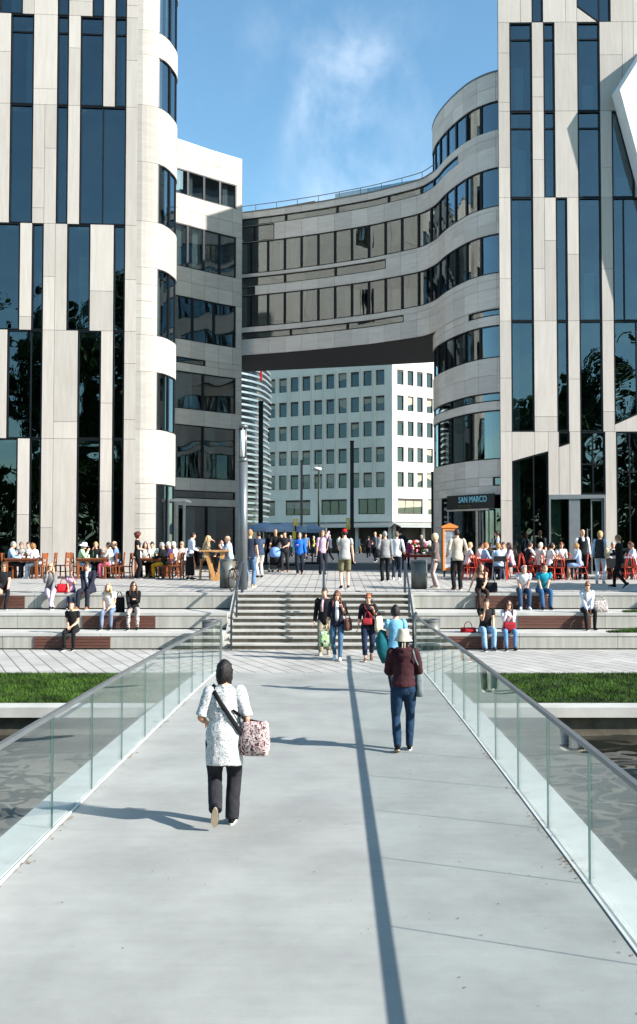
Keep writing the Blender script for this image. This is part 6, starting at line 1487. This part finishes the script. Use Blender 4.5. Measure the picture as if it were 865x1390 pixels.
diner(655.5, 34.9, -80, 'red-blonde woman in pale blue shirt facing right', ('long', (156,188,222)), ('trousers', (44,48,66)), ('short', (196,124,66)), 'r', fem=True)
diner(677, 34.2, 2, 'woman in pale blue top seen from behind on a black chair', ('long', (184,204,230)), ('trousers', (44,50,70)), ('bob', (190,140,86)), 'k', fem=True)
diner(684, 36.0, 160, 'dark-haired person in pale shirt facing the camera at the red table', ('long', (222,210,206)), ('trousers', BLK), ('short', (80,48,38)), 'r')
diner(695, 35.0, 82, 'long-haired woman in pink shirt facing left', ('long', (222,190,196)), ('trousers', (44,46,62)), ('long', (72,46,40)), 'r', fem=True)
diner(716, 36.2, -70, 'person in white shirt and dark waistcoat leaning to the table', ('vest', (40,40,46), (226,226,230)), ('trousers', BLK), ('short', (84,60,50)), 'r', arms=('table','reach'))
diner(730.5, 35.2, -60, 'white-haired person in cream jacket on a red chair', ('jacket', (222,206,196)), ('trousers', (60,60,64)), ('short', (226,218,200)), 'r', arms=('table','chin'))
diner(745, 34.7, -80, 'dark-haired woman in white T-shirt facing right', ('tee', (228,226,222)), ('trousers', BLK), ('pony', (56,38,32)), 'r', fem=True)
diner(761, 36.1, 178, 'auburn woman in white T-shirt facing the camera', ('tee', (228,226,224)), ('trousers', BLK), ('bob', (110,56,40)), 'r', fem=True)
cloth_table(764, 35.1, .95, .75, 'black cafe table before the pale green door')
diner(787, 34.7, 78, 'blonde woman in pale blue dress with bare legs', ('mid', (178,196,226)), ('skirt', (150,176,214)), ('pony', (206,160,104)), 'r', fem=True, shoe=(200,170,150), legs={1:((.02,.44,.10),),-1:((-.08,.36,.085),)})
diner(831, 36.0, 175, 'grey-haired person in white shirt behind the black jacket person', ('long', (226,224,224)), ('trousers', BLK), ('short', GREY), 'r')
cloth_table(838, 35.2, 1.0, .75, 'black cafe table behind the black jacket person')
diner(861, 35.6, 88, 'person in white and blue shirt at the right edge table', ('long', (206,214,230)), ('trousers', NAVY), ('short', (90,56,44)), 'r')
diner(858, 36.6, 120, 'auburn-haired person behind the right edge table', ('tee', (60,50,60)), ('trousers', BLK), ('short', (140,84,56)), 'r')
for px, Y, yaw, lb in ((638,34.4,10,'empty red metal chair in front of the white patterned top guest'),(727,36.9,0,'empty red metal chair behind the white-haired cream jacket guest'),(772,36.6,180,'empty red metal chair beyond the black table by the green door'),(757,34.3,0,'empty red metal chair on the near side of the black table'),(822,35.0,-90,'empty red metal chair just right of the dark waistcoat woman'),(849,34.7,20,'empty red metal chair at the near side of the right edge table'),(856,35.0,60,'second empty red metal chair at the right edge table')):
    chair('r', (pxX(px,Y),Y,plaza_z(Y)), yaw, lb, GRr)
item(668, 35.0, 'bottle', .75, 'dark bottle on the red table between pale blue and pink shirts'); item(673, 35.1, 'beer', .75, 'amber beer glass on the red table'); item(762, 35.1, 'glass', .76, 'clear glass on the black table by the green door'); item(769, 35.2, 'glass', .76, 'clear glass near the pale blue dress woman')
# red bench-like table in the shade behind the bin
wood_table(569, 44.0, 1.6, .6, 'low red table standing in the shade beyond the right litter bin', M_redmet, M_redmet, h=.62)
wood_table(577, 46.5, 1.1, .6, 'red high table in the shade behind the low red table', M_redmet, M_redmet, h=.95)

# ------------------------------------------------------------------ stroller and bicycle
Yb = p27['root'].location.y-.55; x0 = pxX(374, Yb); zb = plaza_z(Yb)
r = empty('stroller', (x0, Yb, zb), 0, 'black stroller with light blue cover pushed by the blonde woman', 'stroller')
M_sblue = cloth((120,156,222))
for sx in (-1, 1):
    for sy, rr in ((-.30,.11),(.28,.14)):
        b = MB(); b.loft([V((sx*.27-.02,sy,rr)), V((sx*.27+.02,sy,rr))], [rr,rr], V((0,1,0)), 18); w_ = b.build('wheel', M_black, r, world=False)
        b = MB(); b.loft([V((sx*.27-.024,sy,rr)), V((sx*.27+.024,sy,rr))], [rr*.6,rr*.6], V((0,1,0)), 14); o = b.build('hub', M_alu, None); o.parent = w_
b = MB()
for sx in (-1, 1): b.tube([(sx*.25,-.30,.12),(sx*.24,.05,.45),(sx*.23,.42,1.02)], .016, 7); b.tube([(sx*.25,.28,.15),(sx*.24,.0,.48),(sx*.22,-.2,.62)], .016, 7)
b.tube([(-.23,.42,1.02),(.23,.42,1.02)], .018, 8); b.tube([(-.25,-.30,.12),(.25,-.30,.12)], .012, 6); b.tube([(-.25,.28,.15),(.25,.28,.15)], .012, 6); b.build('frame', M_alu, r, True, world=False)
b = MB(); b.loft([V((0,.12,.40)), V((0,.06,.48)), V((0,-.02,.62)), V((0,0,.78))], [(.20,.16),(.235,.30),(.24,.36),(.235,.34)], V((1,0,0)), 16); b.build('carrycot', cloth(BLK), r, True, world=False)
b = MB(); b.loft([V((0,-.02,.70)), V((0,-.04,.80)), V((0,-.02,.95)), V((0,0,1.02))], [(.25,.37),(.245,.36),(.22,.28),(.12,.14)], V((1,0,0)), 18); b.build('cover', M_sblue, r, True, world=False)
b = MB(); b.box((-.22,-.25,.20),(.22,.2,.30)); b.build('basket', cloth((40,40,44)), r, world=False)
# bicycle leaning at the silver pole
Yc = 29.3; xc = pxX(324, Yc); r = empty('bicycle', (xc, Yc, plaza_z(Yc)), R(-14), 'black bicycle parked beside the silver light column', 'bicycle')
for yy in (-.52, .52):
    b = MB(); b.tube([V((0, yy+.34*math.cos(a), .34+.34*math.sin(a))) for a in [2*PI*i/28 for i in range(29)]], .018, 8, cap=False); w_ = b.build('wheel', M_black, r, True, world=False)
    b = MB()
    for i in range(14): a = 2*PI*i/14; b.bar((0.0,yy,.34),(0,yy+.325*math.cos(a),.34+.325*math.sin(a)),.004)
    b.tube([(-.04,yy,.34),(.04,yy,.34)], .02, 8); o = b.build('spokes', M_alu, None); o.parent = w_
b = MB(); bb_ = (0,-.05,.30); st_ = (0,-.20,.86); hd = (0,.36,.84); hd2 = (0,.40,.66)
for a, c in ((bb_,st_),(st_,hd),(bb_,hd2),(hd,hd2),(bb_,(0,-.52,.34)),((0,-.19,.80),(0,-.52,.34)),(hd2,(0,.52,.34))): b.tube([a,c], .017, 8)
b.build('frame', mat('black bike paint', (30,32,34), .3), r, True, world=False)
b = MB(); b.loft([V((0,-.34,.92)), V((0,-.24,.93)), V((0,-.10,.92)), V((0,-.04,.91))], [(.075,.02),(.08,.03),(.03,.02),(.015,.012)], V((1,0,0)), 10); b.tube([(0,-.2,.86),(0,-.21,.92)], .013, 6); b.build('saddle', M_black, r, True, world=False)
b = MB(); b.tube([(-.28,.26,.98),(-.2,.38,1.0),(0,.38,.99),(.2,.38,1.0),(.28,.26,.98)], .012, 7); b.tube([(0,.36,.84),(0,.37,.99)], .014, 6); b.build('handlebar', M_alu, r, True, world=False)
b = MB(); b.tube([V((.05,-.05+.09*math.cos(a),.30+.09*math.sin(a))) for a in [2*PI*i/16 for i in range(17)]], .008, 6); b.bar((.06,-.05,.30),(.06,.08,.19),.016); b.bar((-.06,-.05,.30),(-.06,-.18,.41),.016); b.box((.05,.05,.175),(.13,.12,.195)); b.box((-.13,-.21,.40),(-.05,-.14,.42)); b.build('pedals', M_dark, r, world=False)
b = MB(); b.bar((0,-.74,.62),(0,-.26,.66),.10,.015); b.bar((0,-.70,.62),(0,-.54,.34),.012); b.build('rear_rack', M_dark, r, world=False)
print('people', NP)
bpy.data.scenes.remove(TS)
